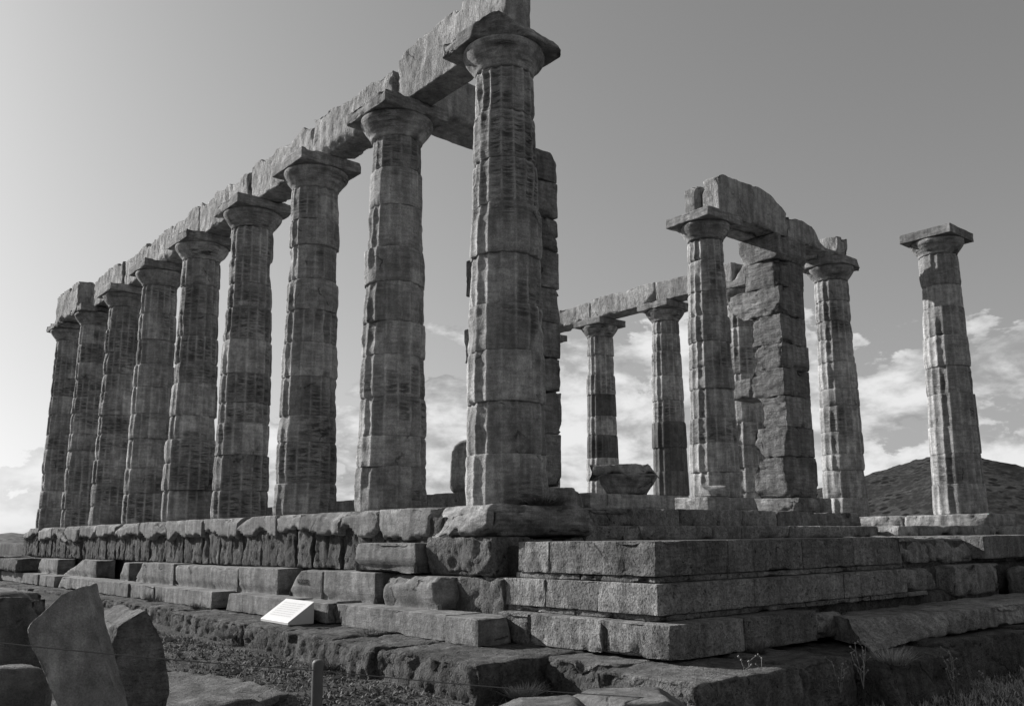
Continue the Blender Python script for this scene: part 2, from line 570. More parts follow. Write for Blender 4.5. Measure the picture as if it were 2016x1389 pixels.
def column(x, y, label, z0=0.0, rb=0.512, rn=0.392, joints=None, abacus_cuts=(), worn=0.5, dirt=0.5, near=False, cap=True,
           crispdrums=(), offs=None, aw=0.565, ztop=6.1, abacus_chip=0.09, echinus=None, dark=()):
    NCOL[0] += 1
    k = NCOL[0]
    sd_ = 1000 + k * 50
    root = thing('stone_column', (x, y, z0), label, 'column', 'standing columns of the ruined temple')
    zn = ztop - 0.53
    H = zn - z0
    if joints is None:
        n = random.choice([9, 10, 10, 11])
        joints = [z0]
        for i in range(1, n):
            joints.append(z0 + H * (i / n) + random.uniform(-0.09, 0.09))
        joints.append(zn)
    Rf = lambda z: rb + (rn - rb) * np.clip((z - z0) / H, 0, 1) ** 1.12
    for i in range(len(joints) - 1):
        dr = random.uniform(-0.012, 0.016)
        if offs and i in offs:
            dr = offs[i]
        me = drum_mesh(x, y, joints[i], joints[i + 1], Rf, sd_ + i * 3, nseg=128 if near else 96, dz=0.045 if near else 0.075,
                       worn=worn + random.uniform(-.25, .25), dirt=dirt + random.uniform(-.35, .25), dr=dr, crisp=(i in crispdrums))
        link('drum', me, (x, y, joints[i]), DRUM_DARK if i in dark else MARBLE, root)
    if cap:
        e = echinus or [(rn - 0.010, 0.0), (rn + 0.006, 0.025), (rn + 0.012, 0.055), (rn + 0.05, 0.10), (rn + 0.10, 0.17), (rn + 0.143, 0.235), (rn + 0.163, 0.28), (rn + 0.165, 0.31), (rn + 0.145, 0.332), (rn + 0.10, 0.335)]
        me = lathe('echinus', e, sd_ + 40, amp=0.008, dents=0.03)
        link('echinus', me, (x, y, zn), MARBLE, root)
        block('abacus', (x - aw, y - aw, ztop - 0.2), (x + aw, y + aw, ztop - 0.004), MARBLE, root, res=0.05 if near else 0.08, r=0.012,
              amp=0.005, chip=abacus_chip, cuts=abacus_cuts, stain=0.4)
    return root


DRUM_DARK = stone_mat('dark_replacement_drum', base=0.13, dark=0.05, striae=0.2, pits=0.2, bump=0.3, blotch=0.3)

S = 2.6148
D = 12.2489

# ================================================================== terrain
def sinh_axis(c, span, n, k):
    t = np.linspace(-1, 1, n)
    return c + span * np.sinh(k * t) / math.sinh(k)


def ground_height(X, Y):
    z = np.full_like(X, -1.72)
    z -= 0.16 * sstep(-0.5, -4.5, Y)
    z += 0.22 * sstep(4.0, 12.0, Y) * sstep(0.0, -2.0, X)
    z += 0.55 * sstep(11, 21, Y) * sstep(-1.5, -3.2, X) * 0.5
    P = np.stack([X, Y, X * 0], 1)
    z += 0.05 * fbm(P * 0.7, 3, 5) + 0.022 * fbm(P * 3.5, 4, 6) + 0.014 * fbm(P * 14.0, 3, 8, 0.7)
    rad = np.hypot(X - 5, Y - 10)
    z -= 75 * sstep(38, 240, rad)
    z += 2.5 * fbm(P * 0.03, 3, 12) * sstep(35, 90, rad)
    return z


gx = sinh_axis(-1.5, 700, 420, 6.6)
gy = sinh_axis(0.5, 700, 420, 6.6)
GX, GY = np.meshgrid(gx, gy, indexing='ij')
GZ = ground_height(GX.ravel(), GY.ravel())
V = np.stack([GX.ravel(), GY.ravel(), GZ], 1)
n_ = 420
i, j = np.meshgrid(np.arange(n_ - 1), np.arange(n_ - 1), indexing='ij')
Q = np.stack([i * n_ + j, (i + 1) * n_ + j, (i + 1) * n_ + j + 1, i * n_ + j + 1], -1).reshape(-1, 4)

GROUND = bpy.data.materials.new('dry_ground')
GROUND.use_nodes = True
t = GROUND.node_tree
p = t.nodes['Principled BSDF']
p.inputs['Roughness'].default_value = 1.0
p.inputs['Specular IOR Level'].default_value = 0.05
co = t.nodes.new('ShaderNodeTexCoord')
o_ = co.outputs['Object']
a = noise(t, o_, 1.2, 8, 0.6)
b = noise(t, o_, 38.0, 6, 0.75)
c_ = noise(t, o_, 9.0, 8, 0.7)
v = mathn(t, 'MULTIPLY', smap(t, a, 0.35, 0.65, 0.075, 0.14), smap(t, b, 0.35, 0.7, 0.45, 1.7))
v = mathn(t, 'MULTIPLY', v, smap(t, c_, 0.35, 0.65, 0.7, 1.25))
sp = smap(t, noise(t, o_, 70.0, 2, 0.5), 0.70, 0.76)
v = mixv(t, mathn(t, 'MULTIPLY', sp, 0.5), v, 0.3)
t.links.new(v, p.inputs['Base Color'])
bp = t.nodes.new('ShaderNodeBump')
bp.inputs['Distance'].default_value = 0.05
t.links.new(mathn(t, 'ADD', mathn(t, 'MULTIPLY', b, 0.7), c_), bp.inputs['Height'])
t.links.new(bp.outputs[0], p.inputs['Normal'])
me = mkmesh('ground', V, quads=Q)
gnd = link('ground', me, (0, 0, 0), GROUND)
gnd['kind'] = 'structure'

# sea far below the cape
SEA = plain_mat('sea_water', 0.05, 0.25, 0.5)
sea_x = sinh_axis(0, 30000, 60, 5)
SX, SY = np.meshgrid(sea_x, sea_x, indexing='ij')
i, j = np.meshgrid(np.arange(59), np.arange(59), indexing='ij')
Q = np.stack([i * 60 + j, (i + 1) * 60 + j, (i + 1) * 60 + j + 1, i * 60 + j + 1], -1).reshape(-1, 4)
me = mkmesh('sea', np.stack([SX.ravel(), SY.ravel(), np.full(3600, -62.0)], 1), quads=Q)
sea = link('sea', me, (0, 0, 0), SEA)
sea['kind'] = 'structure'

# hills
def hill_mat(name, lo_, hi_, sc):
    m = bpy.data.materials.new(name)
    m.use_nodes = True
    t = m.node_tree
    p = t.nodes['Principled BSDF']
    p.inputs['Roughness'].default_value = 1.0
    p.inputs['Specular IOR Level'].default_value = 0.0
    co = t.nodes.new('ShaderNodeTexCoord')
    o_ = co.outputs['Object']
    a = noise(t, o_, sc * 0.12, 8, 0.6)
    b = noise(t, o_, sc, 6, 0.7)
    v = mathn(t, 'ADD', mathn(t, 'MULTIPLY', a, 0.4), mathn(t, 'MULTIPLY', b, 0.6))
    v = smap(t, v, 0.42, 0.6, lo_, hi_)
    rk = smap(t, noise(t, mapping(t, o_, (1, 1, 4)), sc * 0.35, 7, 0.7), 0.62, 0.7)
    v = mixv(t, rk, v, hi_ * 1.9)
    sh = t.nodes.new('ShaderNodeTexVoronoi')
    sh.inputs['Scale'].default_value = sc * 0.55
    t.links.new(o_, sh.inputs['Vector'])
    bush = smap(t, sh.outputs['Distance'], 0.42, 0.28)
    bush = mathn(t, 'MULTIPLY', bush, smap(t, a, 0.42, 0.52))
    v = mixv(t, bush, v, lo_ * 0.6)
    t.links.new(v, p.inputs['Base Color'])
    return m


def hill(name, azs, els, r0, rc, r1, mat, seed, rough, na=260, nr=70):
    az = np.radians(np.linspace(azs[0], azs[-1], na))
    el = np.interp(np.degrees(az), azs, els)
    rad = np.linspace(r0, r1, nr)
    A, Rr = np.meshgrid(az, rad, indexing='ij')
    E = np.repeat(el[:, None], nr, 1)
    f = np.where(Rr < rc, sstep(r0 - (rc - r0) * 0.05, rc, Rr), 1 - 0.6 * sstep(rc, r1, Rr))
    X = CAM[0] + Rr * np.sin(A); Y = CAM[1] + Rr * np.cos(A)
    crest = CAM[2] + rc * np.tan(np.radians(E))
    Z = -64 + (crest + 64) * f
    P = np.stack([X.ravel(), Y.ravel(), Z.ravel()], 1)
    Z = Z.ravel() + rough * fbm(P / rc * 14, 4, seed) * f.ravel() + rough * 0.30 * np.maximum(0, fbm(P / rc * 150, 3, seed + 3, 0.7)) * f.ravel()
    V = np.stack([X.ravel(), Y.ravel(), Z], 1)
    i, j = np.meshgrid(np.arange(na - 1), np.arange(nr - 1), indexing='ij')
    Q = np.stack([i * nr + j, i * nr + j + 1, (i + 1) * nr + j + 1, (i + 1) * nr + j], -1).reshape(-1, 4)
    me = mkmesh(name, V, quads=Q)
    h = link(name, me, (0, 0, 0), mat)
    h['kind'] = 'structure'
    return h


hill('scrub_hill', [36, 44, 50, 56, 58.4, 60.9, 64.6, 66, 67.8, 69.4, 74, 82, 92, 104, 115],
     [0.2, 0.7, 1.3, 2.25, 2.5, 3.15, 4.15, 4.15, 3.85, 3.5, 3.2, 2.8, 2.4, 1.6, 0.4], 250, 620, 1100, hill_mat('scrub', 0.03, 0.07, 0.30), 61, 5.0, 420, 110)
hill('far_hill', [-30, -14, -2, 6, 9, 11.2, 12.5, 15, 20, 28, 38], [0.1, 0.5, 0.35, 0.15, 0.25, 0.5, 0.33, 0.2, 0.6, 0.9, 0.2], 1500, 2600, 4200, hill_mat('far_scrub_hazed', 0.14, 0.22, 0.1), 71, 7.0)  # scrub greys lightened: distance haze is put into the colour

# ================================================================== platform of the temple
platform = block('platform_core', (-0.45, -0.45, -1.9), (12.9, 31, -0.42), POROS_DARK, None, res=0.5, r=0.03, amp=0.03)
platform['kind'] = 'structure'

# --- south flank wall: dark poros stones below a broken marble edge
wall = thing('flank_wall', (-0.6, 10, -0.78), 'long low wall of dark pitted stones under a broken marble edge carrying the nine columns', 'wall')
y = -0.05
while y < 21.7:
    L = random.uniform(0.32, 0.62)
    xo = random.uniform(-0.015, 0.03)
    block('poros_stone', (-0.66 + xo, y + 0.006, -0.79), (-0.2, min(y + L, 21.75) - 0.006, -0.12), POROS_DARK, wall, res=0.042, r=0.025, amp=0.008,
          face={'-x': (0.05, 8)}, aniso=(1, 1.5, 0.8), chip=0.05)
    y += L


def crust(seed, lobe):
    def f(P):
        # lower edge of the marble crust, in broken lobes
        yy = P[:, 1]
        k = vn(np.stack([yy * 1.9, yy * 0 + seed, yy * 0], 1), 3)
        k2 = fbm(np.stack([yy * 7, yy * 0 + seed, yy * 0], 1), 3, 4)
        edge = -0.29 + 0.10 * k + 0.05 * k2 + lobe
        m = sstep(edge + 0.010, edge - 0.012, P[:, 2]) * (P[:, 0] < -0.45)
        P[:, 0] = P[:, 0] * (1 - m) + m * np.maximum(P[:, 0], -0.52)
        return P
    return f


ys = [0.62, 1.75, 2.75, 3.9, 4.75, 6.25, 7.7, 8.5, 9.6, 11.1, 12.7, 14.2, 15.6, 16.9, 18.2, 19.6, 21.6]
for a_, b_ in zip(ys[:-1], ys[1:]):
    xo = random.uniform(-0.02, 0.02)
    block('marble_slab', (-0.735 + xo, a_ + 0.006, -0.40), (0.72, b_ - 0.006, -0.003), MARBLE_RUBBED, wall, res=0.04, r=0.014, amp=0.008, freq=5,
          chip=0.06, warp=crust(int(a_ * 10), random.uniform(-0.03, 0.03)), cuts=((((-1, random.uniform(-.5, .5), 1.3), (-0.71, (a_ + b_) / 2 + random.uniform(-.4, .4), -0.03), 0.04)),))

# --- footing of the near corner column
foot = thing('corner_footing', (0, 0, -0.8), 'massive weathered footing stones under the nearest corner column', 'stone base')
block('rounded_slab', (-0.84, -0.80, -0.36), (0.78, 0.62, -0.004), MARBLE, foot, res=0.04, r=0.10, amp=0.03, freq=3, chip=0.10, stain=0.5,
      cuts=(((-1, 0.25, 0.55), (-0.80, -0.3, -0.16), 0.06), ((0.8, -0.5, 0.5), (0.62, -0.7, -0.12), 0.06), ((-0.2, -1, -0.9), (0, -0.78, -0.27), 0.08)))
block('rough_stone', (-0.80, -0.70, -0.80), (-0.14, 0.55, -0.36), POROS, foot, res=0.032, r=0.05, amp=0.012, face={'-x': (0.07, 6)}, chip=0.09,
      cuts=(((-1, 0, -0.5), (-0.80, 0, -0.66), 0.04),))
block('rough_stone', (-0.74, -0.86, -1.42), (-0.1, 0.3, -0.805), POROS, foot, res=0.04, r=0.03, amp=0.01, face={'-x': (0.05, 8)}, chip=0.06)
block('squared_stone', (-0.13, -0.62, -0.80), (0.19, 0.4, -0.40), STEP, foot, res=0.05, r=0.02, amp=0.01)
block('squared_stone', (0.20, -0.56, -0.80), (0.75, 0.4, -0.38), STEP, foot, res=0.05, r=0.02, amp=0.01)

# --- marble step rows along the flank
row_u = thing('upper_step_row', (-0.85, 8, -1.17), 'upper row of broken pale marble step blocks running below the dark wall', 'stone step')
ULIST = [(16.2, 18.3), (13.0, 16.05), (10.75, 11.5), (8.26, 10.55), (5.44, 8.24), (4.03, 5.42), (2.69, 3.67), (1.33, 2.64), (-0.04, 1.22)]
UCUT = {0: (((-1, 1, 1.2), (-1.0, 18.0, -0.95), 0.05),),
        1: (((-1, 0.3, 1.3), (-0.98, 14.6, -0.93), 0.06),),
        2: (((-1, 0.9, 0.8), (-0.98, 11.2, -0.93), 0.03),),
        3: (((-0.9, 0.75, 1.0), (-1.0, 10.15, -0.98), 0.07),),
        4: (((-1, 0, 1.2), (-0.99, 6.5, -0.815), 0.05),),
        6: (((-1, 0.8, 0.9), (-1.0, 3.45, -0.93), 0.04),),
        8: (((-1.0, 0.1, 1.15), (-1.0, 0.6, -0.93), 0.08), ((-0.7, -1, 0.4), (-1.0, 0.12, -0.9), 0.05), ((-.6, 1, 0), (-1.0, 1.15, -.9), .02))}
for k, (a_, b_) in enumerate(ULIST):
    xx = -0.60
    o = block('step_block', (-1.005, a_, -1.175), (xx, b_, -0.80 + (0.01 if k % 2 else -0.005)), MARBLE_RUBBED, row_u, res=0.05, r=0.009, amp=0.004,
              chip=0.025, cuts=UCUT.get(k, ()), rebate=(-1.075, 0.032))
row_l = thing('lower_step_row', (-1.15, 8, -1.41), 'lower row of narrow pale marble blocks standing on the rough foundation', 'stone step')
LLIST = [(18.6, 20.9), (16.6, 18.55), (14.95, 16.3), (12.4, 14.85), (11.04, 12.37), (9.62, 11.02), (8.31, 9.6), (7.23, 8.29), (5.57, 7.21),
         (4.27, 5.08), (3.0, 4.25), (1.85, 2.95), (0.19, 1.78), (-0.63, 0.17), (-1.21, -0.65)]
LCUT = {3: (((-0.8, 0.9, 0.9), (-1.33, 14.5, -1.24), 0.05),), 9: (((0, 1, 0.35), (-1.33, 5.02, -1.25), 0.02),),
        14: (((1, -0.6, 0.3), (-0.92, -1.1, -1.25), 0.04),), 12: (((0, 1, -0.55), (-1.33, 1.66, -1.25), 0.01),), 11: (((0, 1, 0.6), (-1.33, 2.80, -1.25), 0.02),)}
for k, (a_, b_) in enumerate(LLIST):
    zt = -1.165 + random.uniform(-.006, .006)
    zb = -1.415 if k < 11 else -1.405 - 0.012 * (k - 11)
    block('step_block', (-1.335 - 0.018 * ((k * 7) % 3 - 1), a_, zb), (-0.86, b_, zt), MARBLE_RUBBED, row_l, res=0.055, r=0.008, amp=0.003, chip=0.02, cuts=LCUT.get(k, ()))

# rough foundation course under the rows
fnd = thing('rough_foundation', (-1.5, 8, -1.9), 'rough dark foundation course with a ragged grassy edge below the marble rows', 'foundation')
y = -2.2
k = 0
while y < 22:
    L = random.uniform(1.0, 1.7) if y > -1 else 1.6
    x0 = -2.12 + 0.05 * max(0, min(6, y)) + random.uniform(-0.05, 0.05)
    block('foundation_stone', (x0, y + 0.004, -2.0), (-0.75, y + L - 0.004, -1.425 + random.uniform(-.012, .008) - (0.01 if y < -1.3 else 0)), POROS_DARK, fnd, res=0.04, r=0.035,
          amp=0.02, freq=5, face={'-x': (0.055, 16), '-y': (0.03, 9), '+z': (0.02, 12)}, chip=0.10)
    y += L
    k += 1

# block lying on the upper row beside the corner
blk = thing('spare_step_block', (-0.62, 1.25, -0.79), 'squared marble block with a recessed base, standing beside the corner footing', 'stone block')
block('stone_body', (-0.935, 0.56, -0.785), (-0.32, 1.95, -0.425), MARBLE_RUBBED, blk, res=0.04, r=0.010, amp=0.004, chip=0.02, rebate=(-0.675, 0.035),
      cuts=(((-0.3, 1, 0.9), (-0.93, 1.9, -0.45), 0.01),))
ARROWM = plain_mat('white_marker', 0.75, 0.6)
# small outlined arrow marker on its shaded end
pts = [(-0.60, -0.475), (-0.445, -0.475), (-0.405, -0.455), (-0.445, -0.435), (-0.60, -0.435)]
pin = [(-0.587, -0.468), (-0.449, -0.468), (-0.423, -0.455), (-0.449, -0.442), (-0.587, -0.442)]
V = [(x, 0.545, z) for x, z in pts] + [(x, 0.545, z) for x, z in pin] + [(x, 0.556, z) for x, z in pts] + [(x, 0.556, z) for x, z in pin]
Q = []
for k in range(5):
    kn = (k + 1) % 5
    Q += [(k, kn, 5 + kn, 5 + k), (10 + k, 15 + k, 15 + kn, 10 + kn), (k, 10 + k, 10 + kn, kn), (5 + k, 5 + kn, 15 + kn, 15 + k)]
me = mkmesh('arrow_marker', np.array(V) - np.array([-0.5, 0.55, -0.455]), quads=Q, smooth=False)
tag(link('arrow_marker', me, (-0.5, 0.55, -0.455), ARROWM), 'small white outlined arrow fixed to the shaded end of the spare marble block', 'marker')

# --- front steps at the near corner
steps = thing('front_steps', (3, -2, -1.6), 'three tall rough stone steps meeting in a sharp corner at the front of the platform', 'stone steps')


def course(x0, y0, z0, z1, depth, cutsx, cutsy, mat=STEP, facea=0.03, yend=None):
    # stones on the -x face (running in y) then stones on the front face (running in x)
    yy = [y0] + cutsy
    for a_, b_ in zip(yy[:-1], yy[1:]):
        xi = x0 + random.uniform(-0.006, 0.008)
        xe = cutsx[0] if a_ == y0 else x0 + depth
        block('step_stone', (xi, a_ + (0.004 if a_ != y0 else 0), z0), (xe, b_ - 0.004, z1), mat, steps, stain=0.14 * (int(abs(b_) * 10) % 4), res=0.04, r=0.009, amp=0.003,
              face={'-x': (facea * 0.8, 13), '-y': (0.003, 5)}, chip=0.02, aniso=(1, 1, 0.8))
    for a_, b_ in zip(cutsx[:-1], cutsx[1:]):
        yi = y0 + random.uniform(-0.008, 0.008)
        block('step_stone', (a_ + 0.004, yi, z0), (b_ - 0.004, y0 + depth, z1), mat, steps, stain=0.14 * (int(abs(b_) * 10) % 4), res=0.08, r=0.009, amp=0.003, chip=0.018)


course(-0.68, -2.96, -0.735, -0.416, 1.6, [0.4, 1.7, 2.75, 3.87], [-1.52, -1.02])
course(-0.655, -2.935, -0.794, -0.738, 1.4, [0.9, 2.4, 3.9], [-1.95, -0.95])
course(-0.71, -3.02, -1.075, -0.797, 1.5, [0.72, 2.4, 3.83], [-2.24, -1.49, -0.45])
course(-0.685, -2.995, -1.132, -1.078, 1.3, [1.0, 3.0, 4.4], [-1.9, -0.75])
course(-0.85, -3.26, -1.435, -1.135, 1.6, [0.2, 1.42], [-2.42, -1.40, -0.90])
# worn ends and lumps on the right
block('worn_step_stone', (3.84, -3.0, -1.08), (4.63, -1.9, -0.82), STEP, steps, res=0.06, r=0.05, amp=0.02, chip=0.1, cuts=(((1, -.6, .5), (4.6, -2.9, -0.9), .05),))
block('worn_step_stone', (1.44, -3.22, -1.44), (2.0, -2.3, -1.19), STEP, steps, res=0.05, r=0.08, amp=0.03, chip=0.1)
block('worn_step_stone', (3.89, -2.75, -0.76), (5.0, -1.3, -0.43), STEP, steps, res=0.05, r=0.03, amp=0.04, freq=3, chip=0.14, cuts=(((0, -1, .8), (4.2, -2.7, -.52), .1),))
block('worn_step_stone', (5.02, -2.78, -0.76), (6.22, -1.3, -0.43), STEP, steps, res=0.05, r=0.03, amp=0.04, freq=3, chip=0.14, cuts=(((0, -1, .8), (5.2, -2.7, -.52), .1),))
block('step_stone', (6.24, -2.96, -0.735), (8.3, -1.3, -0.416), STEP, steps, res=0.08, r=0.015, amp=0.006, chip=0.03)
block('step_stone', (8.31, -2.95, -0.735), (11.2, -1.3, -0.416), STEP, steps, res=0.1, r=0.015, amp=0.006, chip=0.03)
block('worn_step_stone', (5.15, -3.0, -1.2), (6.65, -1.7, -0.80), STEP, steps, res=0.06, r=0.04, amp=0.02, chip=0.10)
block('worn_step_stone', (4.3, -2.75, -1.5), (5.3, -1.3, -0.80), POROS_DARK, steps, res=0.06, r=0.05, amp=0.05, chip=0.12)
block('worn_step_stone', (6.7, -2.85, -1.3), (10.5, -1.3, -0.80), POROS_DARK, steps, res=0.1, r=0.05, amp=0.05, chip=0.12)
block('worn_step_stone', (1.6, -2.9, -1.5), (6.8, -1.6, -1.12), POROS_DARK, steps, res=0.08, r=0.05, amp=0.05, chip=0.12)
core2 = block('platform_front', (-0.55, -2.7, -1.5), (11, -0.45, -0.47), POROS_DARK, None, res=0.5, r=0.03, amp=0.03)
core2['kind'] = 'structure'

# long loose slab in front on the right
sl = block('long_slab', (1.45, -3.90, -1.455), (7.6, -3.02, -1.22), STEP, None, res=0.07, r=0.02, amp=0.010, chip=0.05,
           cuts=(((-1, 0.75, 0), (1.62, -3.5, -1.3), 0.05), ((-0.2, -1, 1.2), (3, -3.86, -1.27), 0.03)))
tag(sl, 'long pale stone slab with a rounded left end lying before the steps at right', 'stone slab')
sl = block('squat_boulder', (6.9, -3.7, -1.3), (8.2, -2.9, -0.86), STEP, None, res=0.06, r=0.12, amp=0.05, chip=0.1)
tag(sl, 'pale worn boulder beside the right end of the worn steps', 'boulder')

# flat foundation slabs below the steps
low = thing('lowest_slabs', (0.5, -3.5, -1.95), 'low pitted foundation slabs with rough lit edges below the step corner', 'foundation')
block('foundation_stone', (-1.34, -3.0, -2.1), (0.2, -1.5, -1.45), POROS, low, res=0.04, r=0.03, amp=0.015, freq=4, face={'-x': (0.07, 13), '+z': (0.012, 9)}, chip=0.10, cuts=(((-1, -.2, .15), (-1.36, -2.3, -1.45), .05),))
block('foundation_stone', (-1.52, -4.08, -2.1), (-0.12, -3.01, -1.455), POROS, low, res=0.04, r=0.03, amp=0.02, freq=4, face={'-x': (0.07, 13), '-y': (0.05, 8), '+z': (0.012, 9)}, chip=0.10)
block('foundation_stone', (-0.10, -4.03, -2.1), (0.75, -3.0, -1.45), POROS, low, res=0.05, r=0.04, amp=0.03, freq=4, face={'-y': (0.10, 5)}, chip=0.12)
block('foundation_stone', (0.77, -4.42, -2.1), (2.2, -3.0, -1.50), POROS_DARK, low, res=0.05, r=0.05, amp=0.04, freq=3, face={'-y': (0.10, 5)}, chip=0.12)
block('foundation_stone', (2.22, -4.2, -2.1), (4.4, -3.0, -1.47), POROS_DARK, low, res=0.07, r=0.05, amp=0.05, freq=2.5, face={'-y': (0.08, 4)}, chip=0.12)
block('foundation_stone', (4.42, -4.3, -2.1), (9.5, -2.6, -1.47), POROS_DARK, low, res=0.1, r=0.05, amp=0.05, freq=2.5, face={'-y': (0.08, 4)}, chip=0.12)

# --- courses behind the front steps
inner = thing('inner_courses', (5, 0, -0.42), 'low dark stone courses rising behind the front steps towards the standing pillars', 'stone wall')
for a_, b_ in ((0.75, 1.42), (1.43, 3.2), (3.22, 3.85), (3.87, 5.05), (5.07, 7.7)):
    block('course_stone', (a_, -0.6, -0.425), (b_, 1.4, -0.245), STEP, inner, res=0.07, r=0.02, amp=0.01, chip=0.05)
for a_, b_ in ((7.75, 8.4), (8.5, 10.6), (10.62, 13.1)):
    block('course_stone', (a_, -0.95, -0.425), (b_, 0.8, -0.245), STEP if a_ > 8 else BEAM, inner, res=0.06, r=0.03, amp=0.02, chip=0.08)
for a_, b_ in ((2.25, 4.3), (4.32, 5.95), (5.97, 7.0), (7.0, 8.45)):
    block('course_stone', (a_, 0.9 + random.uniform(0, .03), -0.25), (b_, 2.4, 0.045), STEP, inner, res=0.06, r=0.025, amp=0.012, chip=0.06,
          cuts=(((1, -0.4, 0.7), (8.3, 1.0, -0.1), 0.05),) if a_ >= 7 else ((((-1, -0.3, 0.3), (2.3, 1.0, -0.1), 0.05),) if a_ < 2.3 else ()))
block('course_stone', (0.8, 0.65, -0.30), (2.2, 2.4, -0.02), STEP, inner, res=0.06, r=0.04, amp=0.02, chip=0.08)

# pale slabs that carry the porch column and the fallen capital
sl = block('porch_slab', (3.35, 1.95, 0.04), (5.45, 3.2, 0.325), MARBLE, None, res=0.05, r=0.03, amp=0.012, chip=0.07, face={'-x': (0.04, 7)})
c_a = at(1240, 990, 1, 1.95)
tag(sl, 'rough ended marble slab beneath the fallen capital between the pillars', 'stone slab')
P1X, P1Y = 7.46, 2.61
sl = block('porch_slab', (6.42, 2.0, 0.04), (8.05, 3.3, 0.335), MARBLE, None, res=0.05, r=0.03, amp=0.012, chip=0.07, face={'-x': (0.04, 7)},
           cuts=(((1, -0.7, 0.6), (7.95, 2.1, 0.25), 0.04),))
tag(sl, 'rough edged marble slab under the free-standing porch column', 'stone slab')
b_ = block('broken_chunk', (6.55, 2.03, 0.34), (7.02, 2.3, 0.56), MARBLE, None, res=0.04, r=0.03, amp=0.02, chip=0.1, cuts=(((-.3, -.5, 1), (6.8, 2.1, .5), .04),))
tag(b_, 'small broken chunk of marble at the foot of the porch column', 'stone chunk')

# fallen capital
fc = thing('fallen_capital', (4.80, 2.45, 0.33), 'broken column capital lying on the slab between the two gateways of columns', 'capital')
me = lathe('echinus', [(0.34, 0), (0.35, 0.03), (0.43, 0.15), (0.53, 0.28), (0.56, 0.34), (0.52, 0.36)], 881, amp=0.015, dents=0.05)
link('echinus', me, (4.80, 2.5, 0.33), MARBLE, fc)
block('abacus', (4.32, 1.98, 0.685), (5.3, 3.0, 0.86), MARBLE, fc, res=0.05, r=0.02, amp=0.012, chip=0.12,
      cuts=(((-0.7, -1, 0.7), (4.5, 2.1, 0.76), 0.06), ((0.8, -1.0, 0.9), (5.1, 2.15, 0.76), 0.05)))

# cella footing and boulder seen between the columns
cs = thing('cella_footing', (2.0, 6, -0.3), 'long straight line of squared blocks inside the colonnade', 'stone wall')
for a_, b_ in ((2.75, 4.0), (4.01, 5.5), (5.52, 7.3), (7.32, 9.0), (9.02, 10.8)):
    block('course_stone', (1.5, a_, -0.42), (2.5, b_, 0.335 - (0.03 if a_ > 8 else 0)), STEP, cs, res=0.09, r=0.02, amp=0.008, chip=0.04)
bo = block('rounded_boulder', (1.93, 3.0, 0.33), (2.75, 4.0, 1.27), MARBLE, None, res=0.05, r=0.22, amp=0.04, freq=2.5, chip=0.1,
           cuts=(((-1, 0.9, 1.2), (2.02, 3.9, 1.12), 0.04), ((-1, 0, -1), (1.95, 3.5, 0.45), 0.03)))
tag(bo, 'rounded upright boulder on the inner blocks, half hidden by the nearest column', 'boulder')

# north stylobate
ns = thing('north_stylobate', (12.2, 7, -0.3), 'line of worn slabs under the far row of columns with rough lit inner edges', 'stone base')
for a_, b_ in ((-0.82, 0.95), (0.97, 2.4), (2.42, 3.95), (3.97, 6.5), (6.52, 9.1), (9.12, 11.8), (11.82, 14.5)):
    block('marble_slab', (11.62, a_, -0.30), (12.95, b_, -0.003), MARBLE, ns, res=0.055, r=0.03, amp=0.012, chip=0.08, face={'-x': (0.05, 7), '-y': (0.01, 5)})

# ================================================================== columns
J1 = [-0.0, 0.60, 1.23, 1.85, 2.43, 3.08, 3.73, 4.33, 4.98, 5.57]
column(0, 0, 'nearest and largest column, at the corner of the platform, with a chipped capital', joints=J1, near=True, aw=0.60, worn=0.3, dirt=0.5, abacus_chip=0.12,
       offs={3: 0.01, 4: 0.0, 5: 0.022, 8: -0.004}, rn=0.385,
       abacus_cuts=(((-1, -1, -0.7), (-0.36, -0.36, 5.98), 0.06), ((1, -1.0, 0.55), (0.50, -0.48, 6.0), 0.05), ((0.1, -1, 0.9), (0.2, -0.50, 6.03), 0.04)))
LAB = ['second column from the near corner in the long left row, holding the inward beam',
       'third column from the near corner in the long left row',
       'fourth column from the near corner in the long left row',
       'fifth column from the near corner, with one bulging low drum',
       'sixth column from the near corner in the long left row',
       'third column from the far end of the long left row',
       'second to last column of the long left row, under the last beam block',
       'farthest column of the long left row, leftmost in view']
for i in range(1, 9):
    offs = {2: 0.0}
    if i == 4:
        offs = {1: 0.04, 2: 0.045}
    if i == 1:
        offs = {6: 0.02, 7: -0.01}
    column(0, S * i, LAB[i - 1], near=i < 3, worn=random.uniform(0.35, 0.65), dirt=random.uniform(0.5, 0.8), offs=offs,
           abacus_chip=0.10,
           abacus_cuts={2: (((1, 0.2, 0.3), (0.5, S * 2, 6.0), 0.06),), 8: (((-1, -1, 0.9), (-0.5, S * 8 - .4, 6.0), 0.04),)}.get(i, ()))
NL = ['isolated column at far right, crisp square top, with nothing resting on it',
      'column right of the tall pillar, holding the right end of the cross beam',
      'dark column seen through the gap behind the tall pillar',
      'column of the far row under the second beam joint, left of the porch column',
      'slender far column left of the fallen capital, one drum smooth and dark',
      'far column almost hidden behind the nearest column, only its top corner showing']
